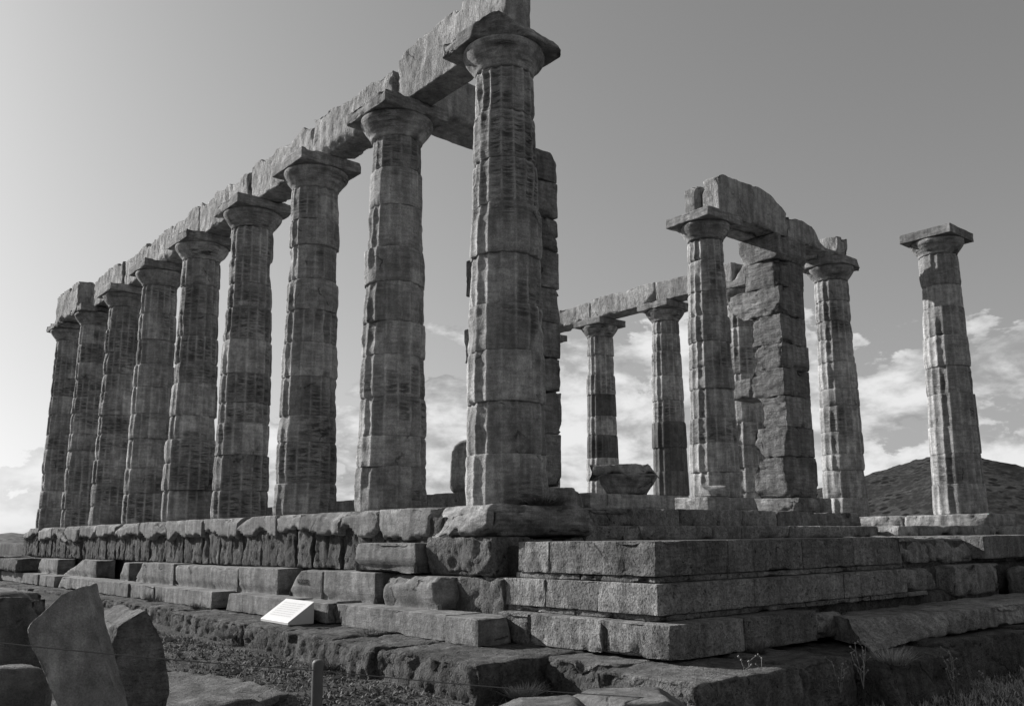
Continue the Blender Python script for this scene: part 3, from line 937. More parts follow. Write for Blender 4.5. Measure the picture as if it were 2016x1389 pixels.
for i in range(0, 6):
    column(D, S * i, NL[i], worn=0.2 if i in (0, 3, 4) else 0.4, dirt=0.2 if i == 0 else 0.35, abacus_chip=0.012 if i in (0, 4) else 0.06, near=False,
           abacus_cuts=(((1, -1, 0.6), (D + 0.45, S - 0.45, 6.0), 0.05), ((-1, -1, 0.0), (D - .42, S - .42, 6.0), .05)) if i == 1 else (),
           crispdrums={4: (3, 5), 3: (1, 2, 3), 0: (0, 1, 2, 3)}.get(i, ()), dark={4: (3, 5), 3: (1, 2, 3)}.get(i, ()),
           joints={4: [0, .6, 1.25, 1.9, 2.57, 3.15, 3.8, 4.4, 5.0, 5.57], 3: [0, .7, 1.35, 2.0, 2.7, 3.3, 4.0, 4.7, 5.2, 5.57]}.get(i))
column(P1X, P1Y, 'porch column between the gateways, carrying the left end of the cross beam', z0=0.345, rb=0.49, rn=0.372, worn=0.35, dirt=0.35, near=True, abacus_chip=0.05)

# ================================================================== beams over the south flank
def arch(name, lo, hi, label, **kw):
    o = block(name, lo, hi, BEAM, None, res=kw.pop('res', 0.045), r=0.02, amp=0.008, face={'-x': (0.028, 7)}, aniso=(1, 1.5, 0.8), chip=0.07, jag=kw.pop('jag', 0.14), **kw)
    tag(o, label, 'stone beam', 'beam blocks lying across the column tops')
    return o


arch('beam_block', (-0.13, -0.20, 6.1), (0.30, 2.42, 7.0), 'highest beam block, running off the top of the photo above the nearest column', jag=0.12,
     cuts=(((0, 0.9, -1), (-0.1, 2.30, 6.16), 0.03), ((0, 1, 1.6), (-.1, 2.2, 6.93), .04)))
names = ['beam block between the second and third columns of the left row', 'beam block between the third and fourth columns of the left row',
         'beam block between the fourth and fifth columns of the left row', 'beam block between the fifth and sixth columns of the left row',
         'beam block between the sixth and seventh columns of the left row', 'beam block ending beside the upright end stone of the left row']
tops = [6.86, 6.88, 6.86, 6.88, 6.88, 6.88]
for k in range(6):
    y0 = S * (k + 1) - 0.06 + random.uniform(-.04, .04)
    y1 = S * (k + 2) - 0.10 + random.uniform(-.03, .03)
    cuts = []
    if k == 2:
        cuts.append(((0.05, -1.0, -0.55), (-0.1, y0 + 0.02, 6.12), 0.03))
    if k == 1:
        cuts.append(((0, 1, -0.35), (-0.1, y1 - 0.12, 6.15), 0.04))
    if k in (0, 3):
        cuts.append(((-1, 0.0, -0.7), (-0.1, y0 + 1.3, 6.16), 0.05))
    xo = random.uniform(-0.03, 0.02)
    arch('beam_block', (-0.12 + xo, y0 + 0.008, 6.1), (0.40, y1 - 0.008, tops[k]), names[k], jag=0.15, cuts=cuts)
arch('beam_block', (-0.42, 18.75, 6.1), (0.12, 21.15, 6.98), 'tall upright beam block at the far left end, arched on top', jag=0.05,
     cuts=(((1, 0, 1.0), (0.0, 19, 6.93), 0.02),))
arch('beam_block', (-0.10, 18.15, 6.1), (0.4, 18.72, 6.62), 'set-back beam block right of the tall end stone of the left row')
# cross beam from the second column towards the hidden pillar
o = block('cross_beam', (0.12, 2.22, 6.1), (2.25, 3.0, 6.80), BEAM, None, res=0.06, r=0.04, amp=0.015, chip=0.08,
          cuts=(((1, 0, 1.1), (1.9, 2.5, 6.62), 0.03), ((-1, 0, 1.4), (0.75, 2.5, 6.65), 0.03), ((.4, -1, -.7), (1.6, 2.25, 6.16), .04)))
tag(o, 'round-topped beam running inward from the second column, behind the nearest column', 'stone beam')

# north flank beams
nn_ = ['far row beam block hidden behind the tall pillar, its lit end showing in the gap', 'far row beam block just left of the porch column top',
       'middle far row beam block with a chipped lower edge', 'left far row beam block running behind the nearest column']
for k, (a_, b_, zt) in enumerate(((2.9, 5.15, 6.72), (5.17, 7.82, 6.70), (7.84, 10.42, 6.72), (10.44, 13.2, 6.68))):
    arch('far_beam_block', (11.83, a_, 6.1), (12.45, b_, zt), nn_[k], res=0.07, jag=0.08,
         cuts=(((-1, 1, 1), (11.9, 4.7, 6.62), .05),) if k == 0 else ((((-.6, -.8, -1), (11.85, 8.2, 6.15), .04),) if k == 2 else ()))
o = arch('corner_stone', (11.86, 2.15, 6.1), (12.32, 2.85, 6.60), 'short upright stone on the column right of the tall pillar', jag=0.04)


# cross beam over the porch
def topprof(P):
    f = np.clip((P[:, 2] - 6.1) / 0.9, 0, 1)
    x = P[:, 0]
    tz = np.interp(x, [7.4, 7.6, 8.9, 9.35, 9.7, 9.95, 10.5, 11.0, 11.2, 11.45], [6.88, 6.98, 7.02, 6.95, 6.78, 6.62, 6.64, 6.55, 6.30, 6.18])
    tz += 0.02 * fbm(P * np.array([6, 6, 0.1]), 3, 77)
    P[:, 2] = 6.1 + np.maximum(P[:, 2] - 6.1, 0) / 0.9 * (tz - 6.1)
    return P


o = block('porch_beam', (7.45, 2.20, 6.104), (9.88, 2.62, 7.0), BEAM, None, res=0.05, r=0.02, amp=0.008, chip=0.04, warp=topprof)
tag(o, 'big outer beam block over the porch column and tall pillar, rounded at right', 'stone beam')
o = block('porch_beam', (9.90, 2.20, 6.104), (11.5, 2.62, 7.0), BEAM, None, res=0.05, r=0.02, amp=0.012, chip=0.06, warp=topprof)
tag(o, 'lower crumbling outer beam block from the tall pillar to the right column', 'stone beam')
o = block('porch_beam', (7.40, 2.66, 6.104), (9.85, 3.06, 6.86), BEAM, None, res=0.07, r=0.02, amp=0.008, chip=0.06, face={'-x': (0.02, 8)}, jag=0.06)
tag(o, 'inner beam block behind the big porch beam, square end lit at left', 'stone beam')
o = block('porch_beam', (9.87, 2.66, 6.104), (11.8, 3.06, 6.45), BEAM, None, res=0.09, r=0.02, amp=0.008, chip=0.06)
tag(o, 'inner beam block behind the crumbling beam right of the tall pillar', 'stone beam')

# ================================================================== pillars (antae)
def eaten(P):
    # the inner edge of the pillar has been eaten away in bays, most of all low down
    lim = np.interp(P[:, 2], [0.38, 0.5, 0.85, 1.15, 1.26, 1.5, 1.72, 1.88, 2.1, 2.35, 2.5, 2.56, 2.95, 3.13, 3.3, 3.6, 3.72, 4.25],
                    [2.88, 3.02, 3.04, 2.86, 2.74, 2.96, 2.98, 2.84, 2.66, 2.70, 2.80, 2.96, 2.99, 2.88, 2.80, 2.93, 2.88, 2.86])
    lim = lim + 0.035 * fbm(P * np.array([4, 4, 7]), 3, 515)
    P[:, 1] = np.minimum(P[:, 1], np.where(P[:, 2] < 4.28, lim, 99))
    return P


nz = [0.38, 1.24, 1.86, 2.52, 3.11, 3.66, 4.29, 4.92, 5.52]
yl = [3.10, 3.05, 2.95, 3.05, 3.0, 2.95, 3.52, 3.02]
pil = thing('tall_pillar', (9.85, 2.6, 0.0), 'tall square pillar of stacked blocks with a deeply eaten left side, right of the porch column', 'pillar')
for k in range(8):
    y0 = 2.15 + random.uniform(-0.008, 0.01)
    cuts = []
    if k == 0:
        cuts = [((-1, -1.0, 0.1), (9.38, 2.24, 0.9), 0.05)]
    if k == 1:
        cuts = [((-1, -1, -0.2), (9.40, 2.18, 1.4), 0.03)]
    if k == 2:
        cuts = [((0, 1, -0.5), (9.4, 2.78, 2.0), 0.05)]
    if k == 6:
        cuts = [((0, 0.8, -1), (9.4, 3.2, 4.38), 0.05)]
    if k == 4:
        cuts = [((0, 1, .6), (9.4, 2.86, 3.5), 0.04)]
    block('pillar_block', (9.35 + random.uniform(-.015, .015), y0, nz[k] + 0.002), (10.32 + random.uniform(-.035, .025) + (0.06 if k == 0 else 0), yl[k], nz[k + 1] - 0.002), PIER, pil, res=0.045, r=0.008,
          amp=0.005, face={'-x': (0.04, 6)}, aniso=(1, 0.7, 3.0), chip=0.06, cuts=cuts, stain=0.25, warp=eaten if k <= 5 else None)
block('pillar_block', (9.37, 3.01, 2.56), (10.2, 3.55, 3.0), PIER, pil, res=0.06, r=0.03, amp=0.01, chip=0.06)
block('pillar_capital', (9.30, 2.10, 5.53), (10.42, 3.12, 6.09), PIER, pil, res=0.05, r=0.03, amp=0.012, chip=0.06,
      cuts=(((-1, 0.4, -0.6), (9.32, 2.9, 5.7), 0.04), ((0, -1, -1), (9.8, 2.12, 5.6), .02)))
block('pillar_base', (9.15, 1.95, 0.05), (10.55, 3.2, 0.375), PIER, pil, res=0.05, r=0.04, amp=0.015, chip=0.09, cuts=(((-1, -.2, 1), (9.2, 2.4, .3), .06),))
block('pillar_base', (8.55, 1.30, -0.25), (10.75, 3.2, 0.045), PIER, pil, res=0.07, r=0.04, amp=0.02, chip=0.1, cuts=(((1, -.3, .5), (10.55, 1.5, -.1), .04), ((-1, -.4, .8), (8.7, 1.5, -.05), .05)))

sz = [0.40, 1.26, 1.95, 2.51, 3.10, 3.68, 4.32, 4.94, 5.56, 6.12]
pil = thing('half_hidden_pillar', (2.45, 2.6, 0.0), 'square pillar of stacked blocks half hidden behind the nearest column', 'pillar')
for k in range(9):
    cuts = []
    if k == 8:
        cuts = [((1, 0, 0.8), (2.85, 2.5, 6.0), 0.03), ((0, 0, 1), (2.5, 2.5, 6.08), .04)]
    if k == 6:
        cuts = [((1, -0.6, 0.9), (2.72, 2.2, 4.75), 0.01)]
    yl_ = 3.5 if k in (3, 5) else random.uniform(2.9, 3.2)
    block('pillar_block', (1.96 + random.uniform(-.02, .02), 2.18 + random.uniform(-.02, .02), sz[k] + 0.003), (2.95 + random.uniform(-.02, .02), yl_, sz[k + 1] - 0.003), PIER, pil,
          res=0.05, r=0.02, amp=0.006, chip=0.05, cuts=cuts, aniso=(1, 1, 2.5))
block('broken_piece', (2.73, 2.24, 4.62), (2.99, 2.7, 4.93), PIER, pil, res=0.05, r=0.03, amp=0.01)
block('pillar_base', (1.75, 1.85, 0.0), (3.12, 3.2, 0.39), PIER, pil, res=0.055, r=0.06, amp=0.02, chip=0.1, cuts=(((1, -.3, .8), (3.05, 2, .3), .04),))
block('pillar_base', (1.3, 1.2, -0.26), (3.2, 3.2, -0.005), PIER, pil, res=0.07, r=0.06, amp=0.02, chip=0.1, cuts=(((1, -.5, .5), (3.0, 1.4, -.1), .05),))

# ================================================================== far foundation at left
fw_ = thing('far_foundation', (-1.3, 24, -1.2), 'low dark foundation stones beyond the far end of the left row', 'foundation')
for a_, b_ in ((18.5, 20.6), (20.62, 22.3), (22.32, 24.4), (24.42, 27.0)):
    block('foundation_stone', (-1.45, a_, -1.15), (-0.5, b_, -0.80 + random.uniform(-.03, .03)), POROS_DARK, fw_, res=0.08, r=0.05, amp=0.03, face={'-x': (0.06, 4)}, chip=0.1)
for a_, b_ in ((21.0, 23.0), (23.02, 26.0)):
    block('foundation_stone', (-1.5, a_, -1.45), (-0.5, b_, -1.16), MARBLE_RUBBED, fw_, res=0.1, r=0.03, amp=0.01, chip=0.05)

# ================================================================== foreground stones
def plane_cut(p1, p2, yv, amp=0.02, sign=1):
    """plane containing the y direction and the sight points p1,p2 on plane y=yv; removes the side above"""
    a_ = at(p1[0], p1[1], 1, yv); b_ = at(p2[0], p2[1], 1, yv)
    d = b_ - a_
    n = np.array([-d[2], 0, d[0]]) * sign
    return (tuple(n), tuple(a_), amp)


def ray_at(px, py, depth):
    d = fw + (px - PCX) / FOC * rt - (py - PCY) / FOC * up
    return CAM + d * depth


# flat topped block at left edge
ca = ray_at(112, 1168, 6.3)
o = block('flat_boulder', (ca[0] - 2.6, ca[1], -2.2), (ca[0], ca[1] + 1.9, ca[2]), ROCK, None, res=0.045, r=0.04, amp=0.035, freq=4, chip=0.10,
          cuts=(((1, -0.3, 0.8), (ca[0] - 0.02, ca[1], ca[2] - 0.03), 0.02),))
tag(o, 'dark flat-topped boulder at the left edge of the photo', 'boulder')

# split stone behind the pointed slab
cc = ray_at(229, 1232, 5.6)
xr = at(334, 1340, 1, cc[1])[0]
o = block('split_rock', (cc[0], cc[1], -2.2), (xr, cc[1] + 0.62, cc[2] + 0.13), SLATE, None, res=0.025, r=0.02, amp=0.02, freq=6, chip=0.08,
          face={'-x': (0.07, 4), '+z': (0.03, 5)}, aniso=(1, 0.6, 2.0),
          cuts=(plane_cut((229, 1232), (288, 1199), cc[1], 0.03), plane_cut((288, 1199), (326, 1275), cc[1], 0.03), plane_cut((318, 1255), (333, 1335), cc[1], 0.02)))
tag(o, 'leaning split rock with layered lit left side, right of the pointed slab', 'rock')

# pointed slab, facing the camera
def pointed_slab():
    Ld = [(171, 1152), (153, 1151), (126, 1168), (97, 1197), (65, 1222), (55, 1234), (58, 1259), (77, 1304), (116, 1389), (200, 1560)]
    Rd = [(171, 1152), (184, 1194), (194, 1246), (209, 1294), (225, 1341), (237, 1389), (250, 1450), (270, 1560)]
    dep = 4.5
    def toloc(px, py):
        P = ray_at(px, py, dep)
        h_ = np.array([math.sin(YAW), math.cos(YAW), 0])
        k_ = ((ray_at(160, 1290, dep) - CAM) @ h_) / ((P - CAM) @ h_)
        P = CAM + (P - CAM) * k_
        return (P - CAM) @ rr, P[2]
    Ls = np.array([toloc(*q) for q in Ld]); Rs = np.array([toloc(*q) for q in Rd])
    zt = Ls[:, 1].max() - 0.001
    zb = -2.0
    P, Q, r = box_surface(np.array([0, 0, 0.0]), np.array([1.0, 1.0, 1.0]), 0.022, 0.03)
    P, Q, r = box_surface(np.array([0, 0, 0.0]), np.array([0.95, 0.11, zt - zb]), 0.022, 0.012)
    q = np.clip(P, np.array([r, r, r]), np.array([0.95 - r, 0.11 - r, zt - zb - r]))
    d = P - q
    n = d / np.maximum(np.linalg.norm(d, axis=1, keepdims=True), 1e-9)
    P = q + n * r
    z = np.minimum(zb + P[:, 2], zt - 0.004)
    oL = np.argsort(Ls[:, 1]); oR = np.argsort(Rs[:, 1])
    l = np.interp(z, Ls[oL, 1], Ls[oL, 0]); rg = np.interp(z, Rs[oR, 1], Rs[oR, 0])
    u = P[:, 0] / 0.95
    s = l + (rg - l) * u
    dd = P[:, 1] + (zt - z) * 0.0
    hf = np.array([math.sin(YAW), math.cos(YAW), 0])
    FD0 = (ray_at(160, 1290, dep) - CAM) @ hf
    W = CAM[None, :] * np.array([1, 1, 0]) + s[:, None] * rr[None, :] + (FD0 + dd - 0.02)[:, None] * hf[None, :]
    W[:, 2] = z
    nw = n[:, :1] * rr[None, :] + n[:, 1:2] * hf[None, :] + n[:, 2:3] * np.array([0, 0, 1.0])
    W += nw * (0.022 * fbm(W * 3, 4, 901) + 0.012 * fbm(W * 13, 4, 902, 0.65) - 0.02 * np.maximum(0, fbm(W * 6, 3, 903) - 0.15))[:, None]
    return W, Q


W, Q = pointed_slab()
base = W.mean(0); base[2] = W[:, 2].min()
o = link('pointed_slab', mkmesh('pointed_slab', W - base, quads=Q, attr=np.zeros(len(W))), base, ROCK_PALE)
tag(o, 'upright pointed grey slab in the left foreground, wire crossing in front', 'rock')

for (px, py, dep, w, h, lab) in ((15, 1350, 4.6, 0.34, 0.5, 'small rough stone in the bottom left corner'), (72, 1362, 4.75, 0.16, 0.35, 'small round stone between the bottom left corner and the pointed slab')):
    c = ray_at(px, py, dep)
    zt = ray_at(px, py - (40 if w > .3 else 28), dep)[2]
    o = block('corner_stone', (c[0] - w / 2, c[1] - w / 2, -2.1), (c[0] + w / 2, c[1] + w / 2, zt), ROCK, None, res=0.03, r=0.10, amp=0.02, chip=0.05)
    tag(o, lab, 'stone')

# flat lit ledge rock and half buried stones at the bottom edge
a_ = at(330, 1312, 2, -1.60)
b_ = at(590, 1400, 2, -1.60)
o = block('ledge_rock', (-4.9, -1.5, -2.2), (-3.35, 2.2, -1.62), SLATE, None, res=0.045, r=0.06, amp=0.03, freq=3, chip=0.1, aniso=(1.6, .7, 1), face={'+z': (0.06, 3.5)},
          cuts=(((1, 0.45, 0.0), (-3.45, 0.3, -1.7), 0.08),))
tag(o, 'flat layered ledge of rock, rippled and sunlit, beside the split rock', 'rock')
for (px, py, dep, w, d_, lab) in ((1200, 1358, 6.4, 0.95, 0.55, 'half buried pale stone at the bottom edge, under the end of the wire'),
                                  (1050, 1376, 6.2, 0.75, 0.5, 'half buried grey stone left of the pale one at the bottom edge')):
    c = ray_at(px, py, dep)
    o = block('half_buried_stone', (c[0] - w * .5, c[1] - d_, -2.3), (c[0] + w * .5, c[1] + 0.1, c[2]), ROCK, None, res=0.035, r=0.05, amp=0.015, chip=0.05, rot=-YAW * 0.75,
              cuts=(((-.5, -.1, 1), (c[0] - w * .3, c[1], c[2] - 0.02), .02), ((.6, -.1, 1), (c[0] + w * .28, c[1], c[2] - 0.02), .02)))
    tag(o, lab, 'stone')

# ================================================================== sign, post, wire
SIGN = plain_mat('white_board', 0.50, 0.5, 0.3, 0, 0.03)
sg = thing('information_sign', (-1.62, 2.2, -1.41), 'white slanted lectern sign resting against the lower marble row', 'sign')
A = at(513, 1219, 2, -1.395); B = at(567, 1228, 2, -1.395)
C_ = at(610, 1184, 0, -1.37); Dd = at(555, 1179, 0, -1.37)
ux = B - A; ux[2] = 0
wv = ux
dirn = wv / np.linalg.norm(wv)
perp = np.array([-dirn[1], dirn[0], 0.0])
wlen = np.linalg.norm(wv)
hh = 0.27
dep = 0.34
h0 = 0.035
P8 = []
for (u_, d_, z_) in ((0, 0, 0), (1, 0, 0), (1, 1, 0), (0, 1, 0), (0, 0, h0), (1, 0, h0), (1, 1, hh), (0, 1, hh)):
    P8.append(np.array([A[0], A[1], -1.41]) + dirn * wlen * u_ + perp * dep * d_ + np.array([0, 0, z_]))
P8 = np.array(P8)
Qs = [(0, 3, 2, 1), (4, 5, 6, 7), (0, 1, 5, 4), (1, 2, 6, 5), (2, 3, 7, 6), (3, 0, 4, 7)]
me = mkmesh('sign_body', P8 - np.array([-1.62, 2.2, -1.41]), quads=Qs, smooth=False)
o = link('sign_body', me, (-1.62, 2.2, -1.41), SIGN, sg)
bv = o.modifiers.new('bevel', 'BEVEL'); bv.width = 0.006; bv.segments = 2
# faded, unreadable print: thin flat strokes on the slanted face
org = P8[4]; eu = P8[5] - P8[4]; ev = P8[7] - P8[4]
nv_ = np.cross(eu, ev); nv_ /= np.linalg.norm(nv_)
FV = []; FQ = []
for rw in range(7):
    uu_ = 0.12
    vv_ = 0.80 - rw * 0.095
    while uu_ < 0.85:
        ww_ = random.uniform(0.02, 0.07)
        k0 = len(FV)
        for a_, b_ in ((0, 0), (ww_, 0), (ww_, 0.022), (0, 0.022)):
            FV.append(org + eu * (uu_ + a_) + ev * (vv_ + b_) + nv_ * 0.002)
        FQ.append((k0, k0 + 1, k0 + 2, k0 + 3))
        uu_ += ww_ + 0.015
o = link('faded_print', mkmesh('faded_print', np.array(FV) - np.array([-1.62, 2.2, -1.41]), quads=FQ, smooth=False), (-1.62, 2.2, -1.41), plain_mat('faded_ink', 0.36), sg)
o['kind'] = 'stuff'

METAL = plain_mat('painted_metal', 0.10, 0.6, 0.3, 0.0, 0.1)
WIRE = plain_mat('steel_wire', 0.16, 0.45, 0.5, 0.6, 0.1)
pt = ray_at(626, 1298, 4.85)
post = thing('barrier_post', (pt[0], pt[1], -1.95), 'slim grey round-topped post holding the wire barrier at bottom', 'post')
prof = [(0.029, 0), (0.029, 1), (0.029, 0)]
H_ = pt[2] + 1.95
me = lathe('post_tube', [(0.030, 0), (0.030, H_ * 0.5), (0.030, H_ - 0.012), (0.027, H_ - 0.003), (0.015, H_)], 5, nseg=24, amp=0.0, dents=0.0)
link('post_tube', me, (pt[0], pt[1], -1.95), METAL, post)


def tube(name, pts, rad, mat, seg=6, parent=None, loc=None):
    pts = np.array(pts, float)
    rads = np.full(len(pts), rad) if np.isscalar(rad) else np.array(rad)
    V = []; Qd = []
    for k, p_ in enumerate(pts):
        d = pts[min(k + 1, len(pts) - 1)] - pts[max(k - 1, 0)]
        d /= np.linalg.norm(d) + 1e-9
        a = np.cross(d, [0.3, 0.2, 1.0]); a /= np.linalg.norm(a) + 1e-9
        b = np.cross(d, a)
        for s_ in range(seg):
            an = 2 * math.pi * s_ / seg
            V.append(p_ + rads[k] * (math.cos(an) * a + math.sin(an) * b))
    for k in range(len(pts) - 1):
        for s_ in range(seg):
            Qd.append((k * seg + s_, k * seg + (s_ + 1) % seg, (k + 1) * seg + (s_ + 1) % seg, (k + 1) * seg + s_))
    return np.array(V), np.array(Qd)


w0 = ray_at(-160, 1247, 4.05); w1 = ray_at(626, 1319, 4.82); w2 = ray_at(1300, 1374, 6.2)
pts = []
for k in range(20):
    f = k / 19
    q = w0 * (1 - f) + w1 * f
    pts.append(q - np.array([0, 0, 0.012 * math.sin(math.pi * f)]))
for k in range(1, 20):
    f = k / 19
    q = w1 * (1 - f) + w2 * f
    pts.append(q - np.array([0, 0, 0.012 * math.sin(math.pi * f)]))
V, Q = tube('wire', pts, 0.0032, WIRE)
o = link('barrier_wire', mkmesh('barrier_wire', V - w1, quads=Q), w1, WIRE)
tag(o, 'thin taut wire crossing the foreground from the left edge past the post', 'wire')

# carved scratches (graffiti) on the marble block in the upper row
cu = bpy.data.curves.new('carved_letters', 'FONT')
cu.body = 'V.GGFEL'
cu.size = 0.10
cu.extrude = 0.0015
cu.space_character = 0.95
tmp = bpy.data.objects.new('letters_tmp', cu)
COL.objects.link(tmp)
dg = bpy.context.evaluated_depsgraph_get()
lm_ = bpy.data.meshes.new_from_object(tmp.evaluated_get(dg))
bpy.data.objects.remove(tmp, do_unlink=True)
lm_.name = 'carved_letters'
lm_.materials.clear()
lm_.materials.append(plain_mat('scratch', 0.05, 0.9, 0.0))
tx = bpy.data.objects.new('carved_letters', lm_)
tx['kind'] = 'stuff'
COL.objects.link(tx)
tx.parent = row_u
tx.rotation_euler = (math.pi / 2, 0, -math.pi / 2)
tx.location = Vector((-1.012, 3.40, -0.985)) - Vector(LOCS[row_u.name])

# antenna mast on the hill
mp = ray_at(1833, 905, 618)
mast = thing('antenna_mast', (mp[0], mp[1], mp[2] - 3), 'tiny antenna mast on the hill top at right', 'mast')
V, Q = tube('mast', [(0, 0, 0), (0, 0, 12), (0, 0, 13.4)], [0.5, 0.35, 0.1], METAL, 6)
link('mast_pole', mkmesh('mast_pole', V, quads=Q, smooth=False), (mp[0], mp[1], mp[2] - 3), plain_mat('pale_metal', 0.3), mast)
for z_ in (8.5, 10.5):
    V, Q = tube('bar', [(-1.3, 0, z_), (1.3, 0, z_)], 0.22, METAL, 5)
    link('cross_arm', mkmesh('cross_arm', V, quads=Q, smooth=False), (mp[0], mp[1], mp[2] - 3), bpy.data.materials['pale_metal'], mast)

# ================================================================== vegetation
LEAF = plain_mat('dry_leaf', 0.15, 0.9, 0.1, 0, 0.4)
STRAW = plain_mat('dry_straw', 0.34, 0.9, 0.1, 0, 0.3)


def blades(name, n, region, mat, hmin, hmax, wid, seed, reject=None):
    rs = np.random.RandomState(seed)
    x = rs.uniform(region[0], region[1], n * 2); y = rs.uniform(region[2], region[3], n * 2)
    cl_ = fbm(np.stack([x * 1.6, y * 1.6, x * 0], 1), 3, seed)
    keep = cl_ > rs.uniform(-0.7, 0.5, n * 2)
    if reject is not None:
        keep &= ~reject(x, y)
    x, y = x[keep][:n], y[keep][:n]
    m = len(x)
    z = ground_height(x, y) - 0.01
    h = rs.uniform(hmin, hmax, m); an = rs.uniform(0, 2 * math.pi, m); lean = rs.uniform(0.2, 1.3, m)
    w = wid * rs.uniform(0.6, 1.5, m)
    dx, dy = np.cos(an), np.sin(an)
    b0 = np.stack([x - dy * w, y + dx * w, z], 1)
    b1 = np.stack([x + dy * w, y - dx * w, z], 1)
    mm = np.stack([x + dx * h * lean * 0.45 - dy * w * .8, y + dy * h * lean * 0.45 + dx * w * .8, z + h * 0.6], 1)
    m2 = np.stack([x + dx * h * lean * 0.45 + dy * w * .8, y + dy * h * lean * 0.45 - dx * w * .8, z + h * 0.6], 1)
    tp = np.stack([x + dx * h * lean, y + dy * h * lean, z + h * np.where(lean > 0.9, 0.7, 1.0)], 1)
    V = np.concatenate([b0, b1, mm, m2, tp])
    k = np.arange(m)
    Q = np.stack([k, k + m, k + 3 * m, k + 2 * m], 1)
    T = np.stack([k + 2 * m, k + 3 * m, k + 4 * m], 1)
    o = link(name, mkmesh(name, V, quads=Q, tris=T, smooth=False), (0, 0, 0), mat)
    o['kind'] = 'stuff'
    tag(o, {'ground_leaves': 'low dark weeds and leaves covering the ground before the steps', 'dry_grass': 'short dry grass scattered among the foreground weeds',
            'foundation_grass': 'dry grass along the bottom right edge'}.get(name, 'low growth'), 'ground cover')
    return o


def infnd(x, y):
    return (x > -2.15) & (y > -2.25) | (x > -1.5) & (y > -4.1) | (x < -3.4) & (x > -4.9) & (y > -1.5) & (y < 2.2)


blades('ground_leaves', 42000, (-6.5, 1.0, -5.2, 7.5), LEAF, 0.015, 0.05, 0.010, 3, infnd)
blades('dry_grass', 6000, (-6.5, 1.0, -5.2, 7.5), STRAW, 0.03, 0.09, 0.0025, 4, infnd)
blades('foundation_grass', 26000, (-0.8, 8.0, -8.0, -4.2), STRAW, 0.02, 0.10, 0.005, 5, None)
blades('ground_leaves', 9000, (-0.8, 8.0, -8.0, -4.2), LEAF, 0.02, 0.07, 0.012, 15, None)

# pebbles
rs = np.random.RandomState(9)
PV = []; PT = []
oct_ = np.array([(1, 0, 0), (-1, 0, 0), (0, 1, 0), (0, -1, 0), (0, 0, 1), (0, 0, -1)], float)
of = [(0, 2, 4), (2, 1, 4), (1, 3, 4), (3, 0, 4), (2, 0, 5), (1, 2, 5), (3, 1, 5), (0, 3, 5)]
k = 0
for _ in range(2600):
    x, y = rs.uniform(-6, 1), rs.uniform(-5, 6)
    if infnd(np.array([x]), np.array([y]))[0]:
        continue
    s_ = 0.007 + 0.03 * rs.rand() ** 2.5 * (1 if rs.rand() < .96 else 2)
    z = ground_height(np.array([x]), np.array([y]))[0]
    q = oct_ * rs.uniform(0.6, 1.3, (6, 3)) * s_ * np.array([1.3, 1, 0.7])
    PV.append(q + np.array([x, y, z + s_ * 0.3]))
    PT += [tuple(k + i for i in f) for f in of]
    k += 6
o = link('pebbles', mkmesh('pebbles', np.concatenate(PV), tris=PT, smooth=False), (0, 0, 0), MARBLE_RUBBED)
o['kind'] = 'stuff'
tag(o, 'small pale pebbles strewn over the foreground earth', 'pebbles')

blades('dry_grass', 2500, (-6.2, -4.2, -5.0, -2.0), STRAW, 0.05, 0.14, 0.003, 14, None)
# dry weeds with seed heads
def weed(x, y, z, h, seed, label, thick=0.002):
    rs = random.Random(seed)
    root = thing('dry_weed', (x, y, z), label, 'plant', 'dry flowering weeds')
    Vs = []; Qs = []; off = 0
    HV = []; HT = []; ho = 0
    for s_ in range(rs.randint(3, 5)):
        a = rs.uniform(0, 6.28); ln = h * rs.uniform(0.55, 1.0)
        px, py, pz = 0, 0, 0
        pts = [(0, 0, 0)]
        for k in range(5):
            a += rs.uniform(-.5, .5)
            st = ln / 5
            lean = rs.uniform(0.05, 0.45)
            px += math.cos(a) * st * lean; py += math.sin(a) * st * lean; pz += st
            pts.append((px, py, pz))
            if k >= 1 and rs.random() < 0.8:
                b = rs.uniform(0, 6.28); l2 = ln * rs.uniform(0.10, 0.25)
                e = (px + math.cos(b) * l2 * .8, py + math.sin(b) * l2 * .8, pz + l2 * .6)
                V, Q = tube('t', [(px, py, pz), e], thick * .7, None, 4)
                Vs.append(V); Qs.append(Q + off); off += len(V)
                HV.append(oct_ * rs.uniform(0.007, 0.013) + np.array(e)); HT += [tuple(ho + i for i in f) for f in of]; ho += 6
        V, Q = tube('t', pts, thick, None, 4)
        Vs.append(V); Qs.append(Q + off); off += len(V)
        HV.append(oct_ * rs.uniform(0.008, 0.015) + np.array(pts[-1])); HT += [tuple(ho + i for i in f) for f in of]; ho += 6
    link('stems', mkmesh('stems', np.concatenate(Vs), quads=np.concatenate(Qs)), (x, y, z), STRAW, root)
    sh_ = link('seed_heads', mkmesh('seed_heads', np.concatenate(HV), tris=HT), (x, y, z), HEAD, root)
    sh_['kind'] = 'stuff'


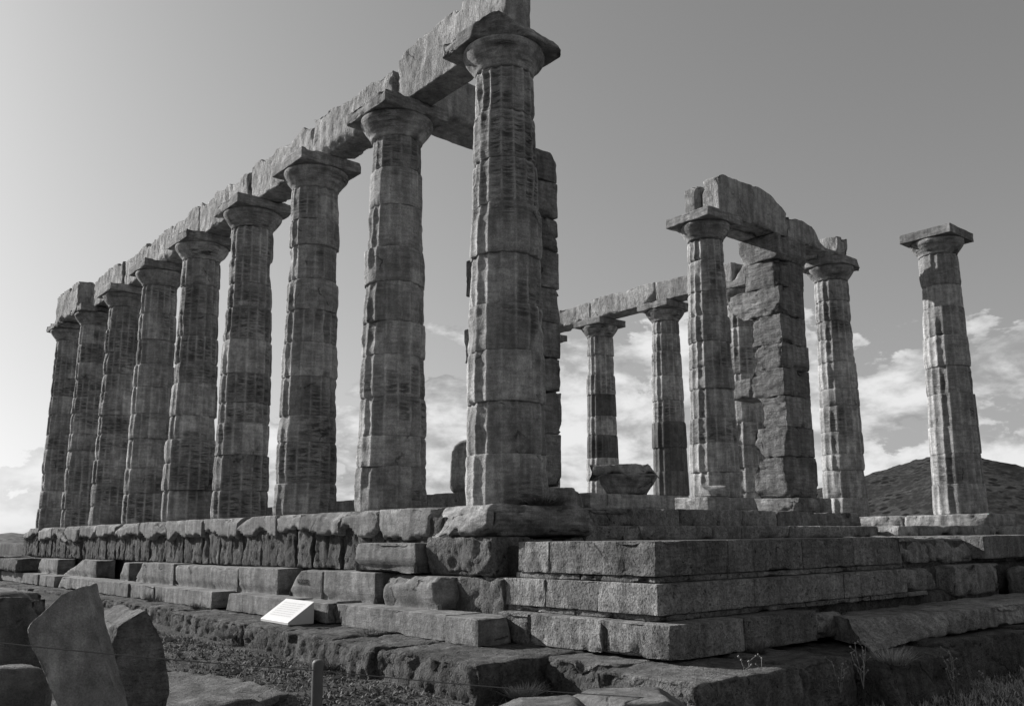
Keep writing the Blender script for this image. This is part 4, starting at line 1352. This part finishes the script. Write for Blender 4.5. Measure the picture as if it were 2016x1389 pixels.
HEAD = plain_mat('seed_head', 0.28, 0.8)
for k, (px, py, dep, h, lab) in enumerate((
        (1478, 1395, 7.4, 0.42, 'dry weed at the bottom edge left of the other weeds, below the slab corner'),
        (1515, 1392, 7.4, 0.25, 'short dry weed beside the bottom edge, right of the slab corner'),
        (1700, 1350, 7.9, 0.42, 'tallest dry weed, standing before the left end of the long slab'),
        (1655, 1360, 7.8, 0.30, 'low branching dry weed left of the tallest weed'),
        (1880, 1365, 8.3, 0.40, 'bushy dry weed below the middle of the long slab'),
        (1950, 1372, 8.3, 0.26, 'dry weed near the bottom right corner'),
        (1365, 1330, 8.2, 0.26, 'leafy sprig growing at the foot of the step corner'))):
    c = ray_at(px, py, dep)
    weed(c[0], c[1], c[2] - 0.02, h, 40 + k, lab)


def tuft(x, y, z, rad, h, n, seed, label, mat=LEAF):
    rs = np.random.RandomState(seed)
    an = rs.uniform(0, 6.28, n); r0 = rad * np.sqrt(rs.rand(n)) * 0.5; a2 = an + rs.normal(0, .6, n)
    X = np.cos(an) * r0; Y = np.sin(an) * r0
    hh_ = h * rs.uniform(.4, 1, n); ln = rad * rs.uniform(.2, .9, n); w = 0.006
    tp = np.stack([X + np.cos(a2) * ln, Y + np.sin(a2) * ln, hh_], 1)
    b0 = np.stack([X - np.sin(a2) * w, Y + np.cos(a2) * w, X * 0], 1); b1 = np.stack([X + np.sin(a2) * w, Y - np.cos(a2) * w, X * 0], 1)
    k = np.arange(n)
    o = link('weed_tuft', mkmesh('weed_tuft', np.concatenate([b0, b1, tp]), tris=np.stack([k, k + n, k + 2 * n], 1), smooth=False), (x, y, z), mat)
    tag(o, label, 'plant')


for k_, (tx_, ty_, tz_, rd_, hg_, lb_) in enumerate((
        (-2.05, 3.2, -1.62, 0.22, 0.14, 'low weeds against the foundation behind the white sign'),
        (-2.15, 0.2, -1.70, 0.28, 0.12, 'low weeds at the foot of the rough foundation, behind the post'),
        (-1.75, -2.35, -1.72, 0.25, 0.13, 'weeds in the corner where the rough foundation ends'),
        (0.3, -3.3, -1.47, 0.16, 0.12, 'tiny weed rooted under the lowest step'),
        (0.95, -4.3, -1.52, 0.25, 0.16, 'scrubby weeds on the dark foundation below the long slab'),
        (-3.3, -3.6, -1.85, 0.35, 0.16, 'weeds on the earth right of the barrier post'))):
    tuft(tx_, ty_, tz_, rd_, hg_, 260, 30 + k_, lb_, LEAF if k_ % 2 else STRAW)
tuft(0.05, -0.60, -0.01, 0.42, 0.13, 520, 1, 'leafy tuft growing at the foot of the nearest column')
tuft(-1.42, 8.0, -1.43, 0.18, 0.2, 120, 2, 'small tuft against the lower marble row, middle of the left side')
tuft(-1.45, 5.9, -1.43, 0.15, 0.12, 120, 3, 'low tuft before the gap in the lower marble row')
tuft(3.0, 2.6, 0.0, 0.25, 0.3, 120, 4, 'thin grass standing against the sky beside the half hidden pillar', STRAW)
tuft(-1.5, 0.6, -1.45, 0.25, 0.1, 160, 5, 'low tuft at the foot of the cracked lower marble block')
tuft(6.3, -1.9, -1.2, 0.5, 0.35, 500, 6, 'dark scrubby growth in the broken part of the steps at right')
tuft(9.55, 2.2, 0.38, 0.15, 0.12, 120, 7, 'small tuft at the base of the tall pillar')
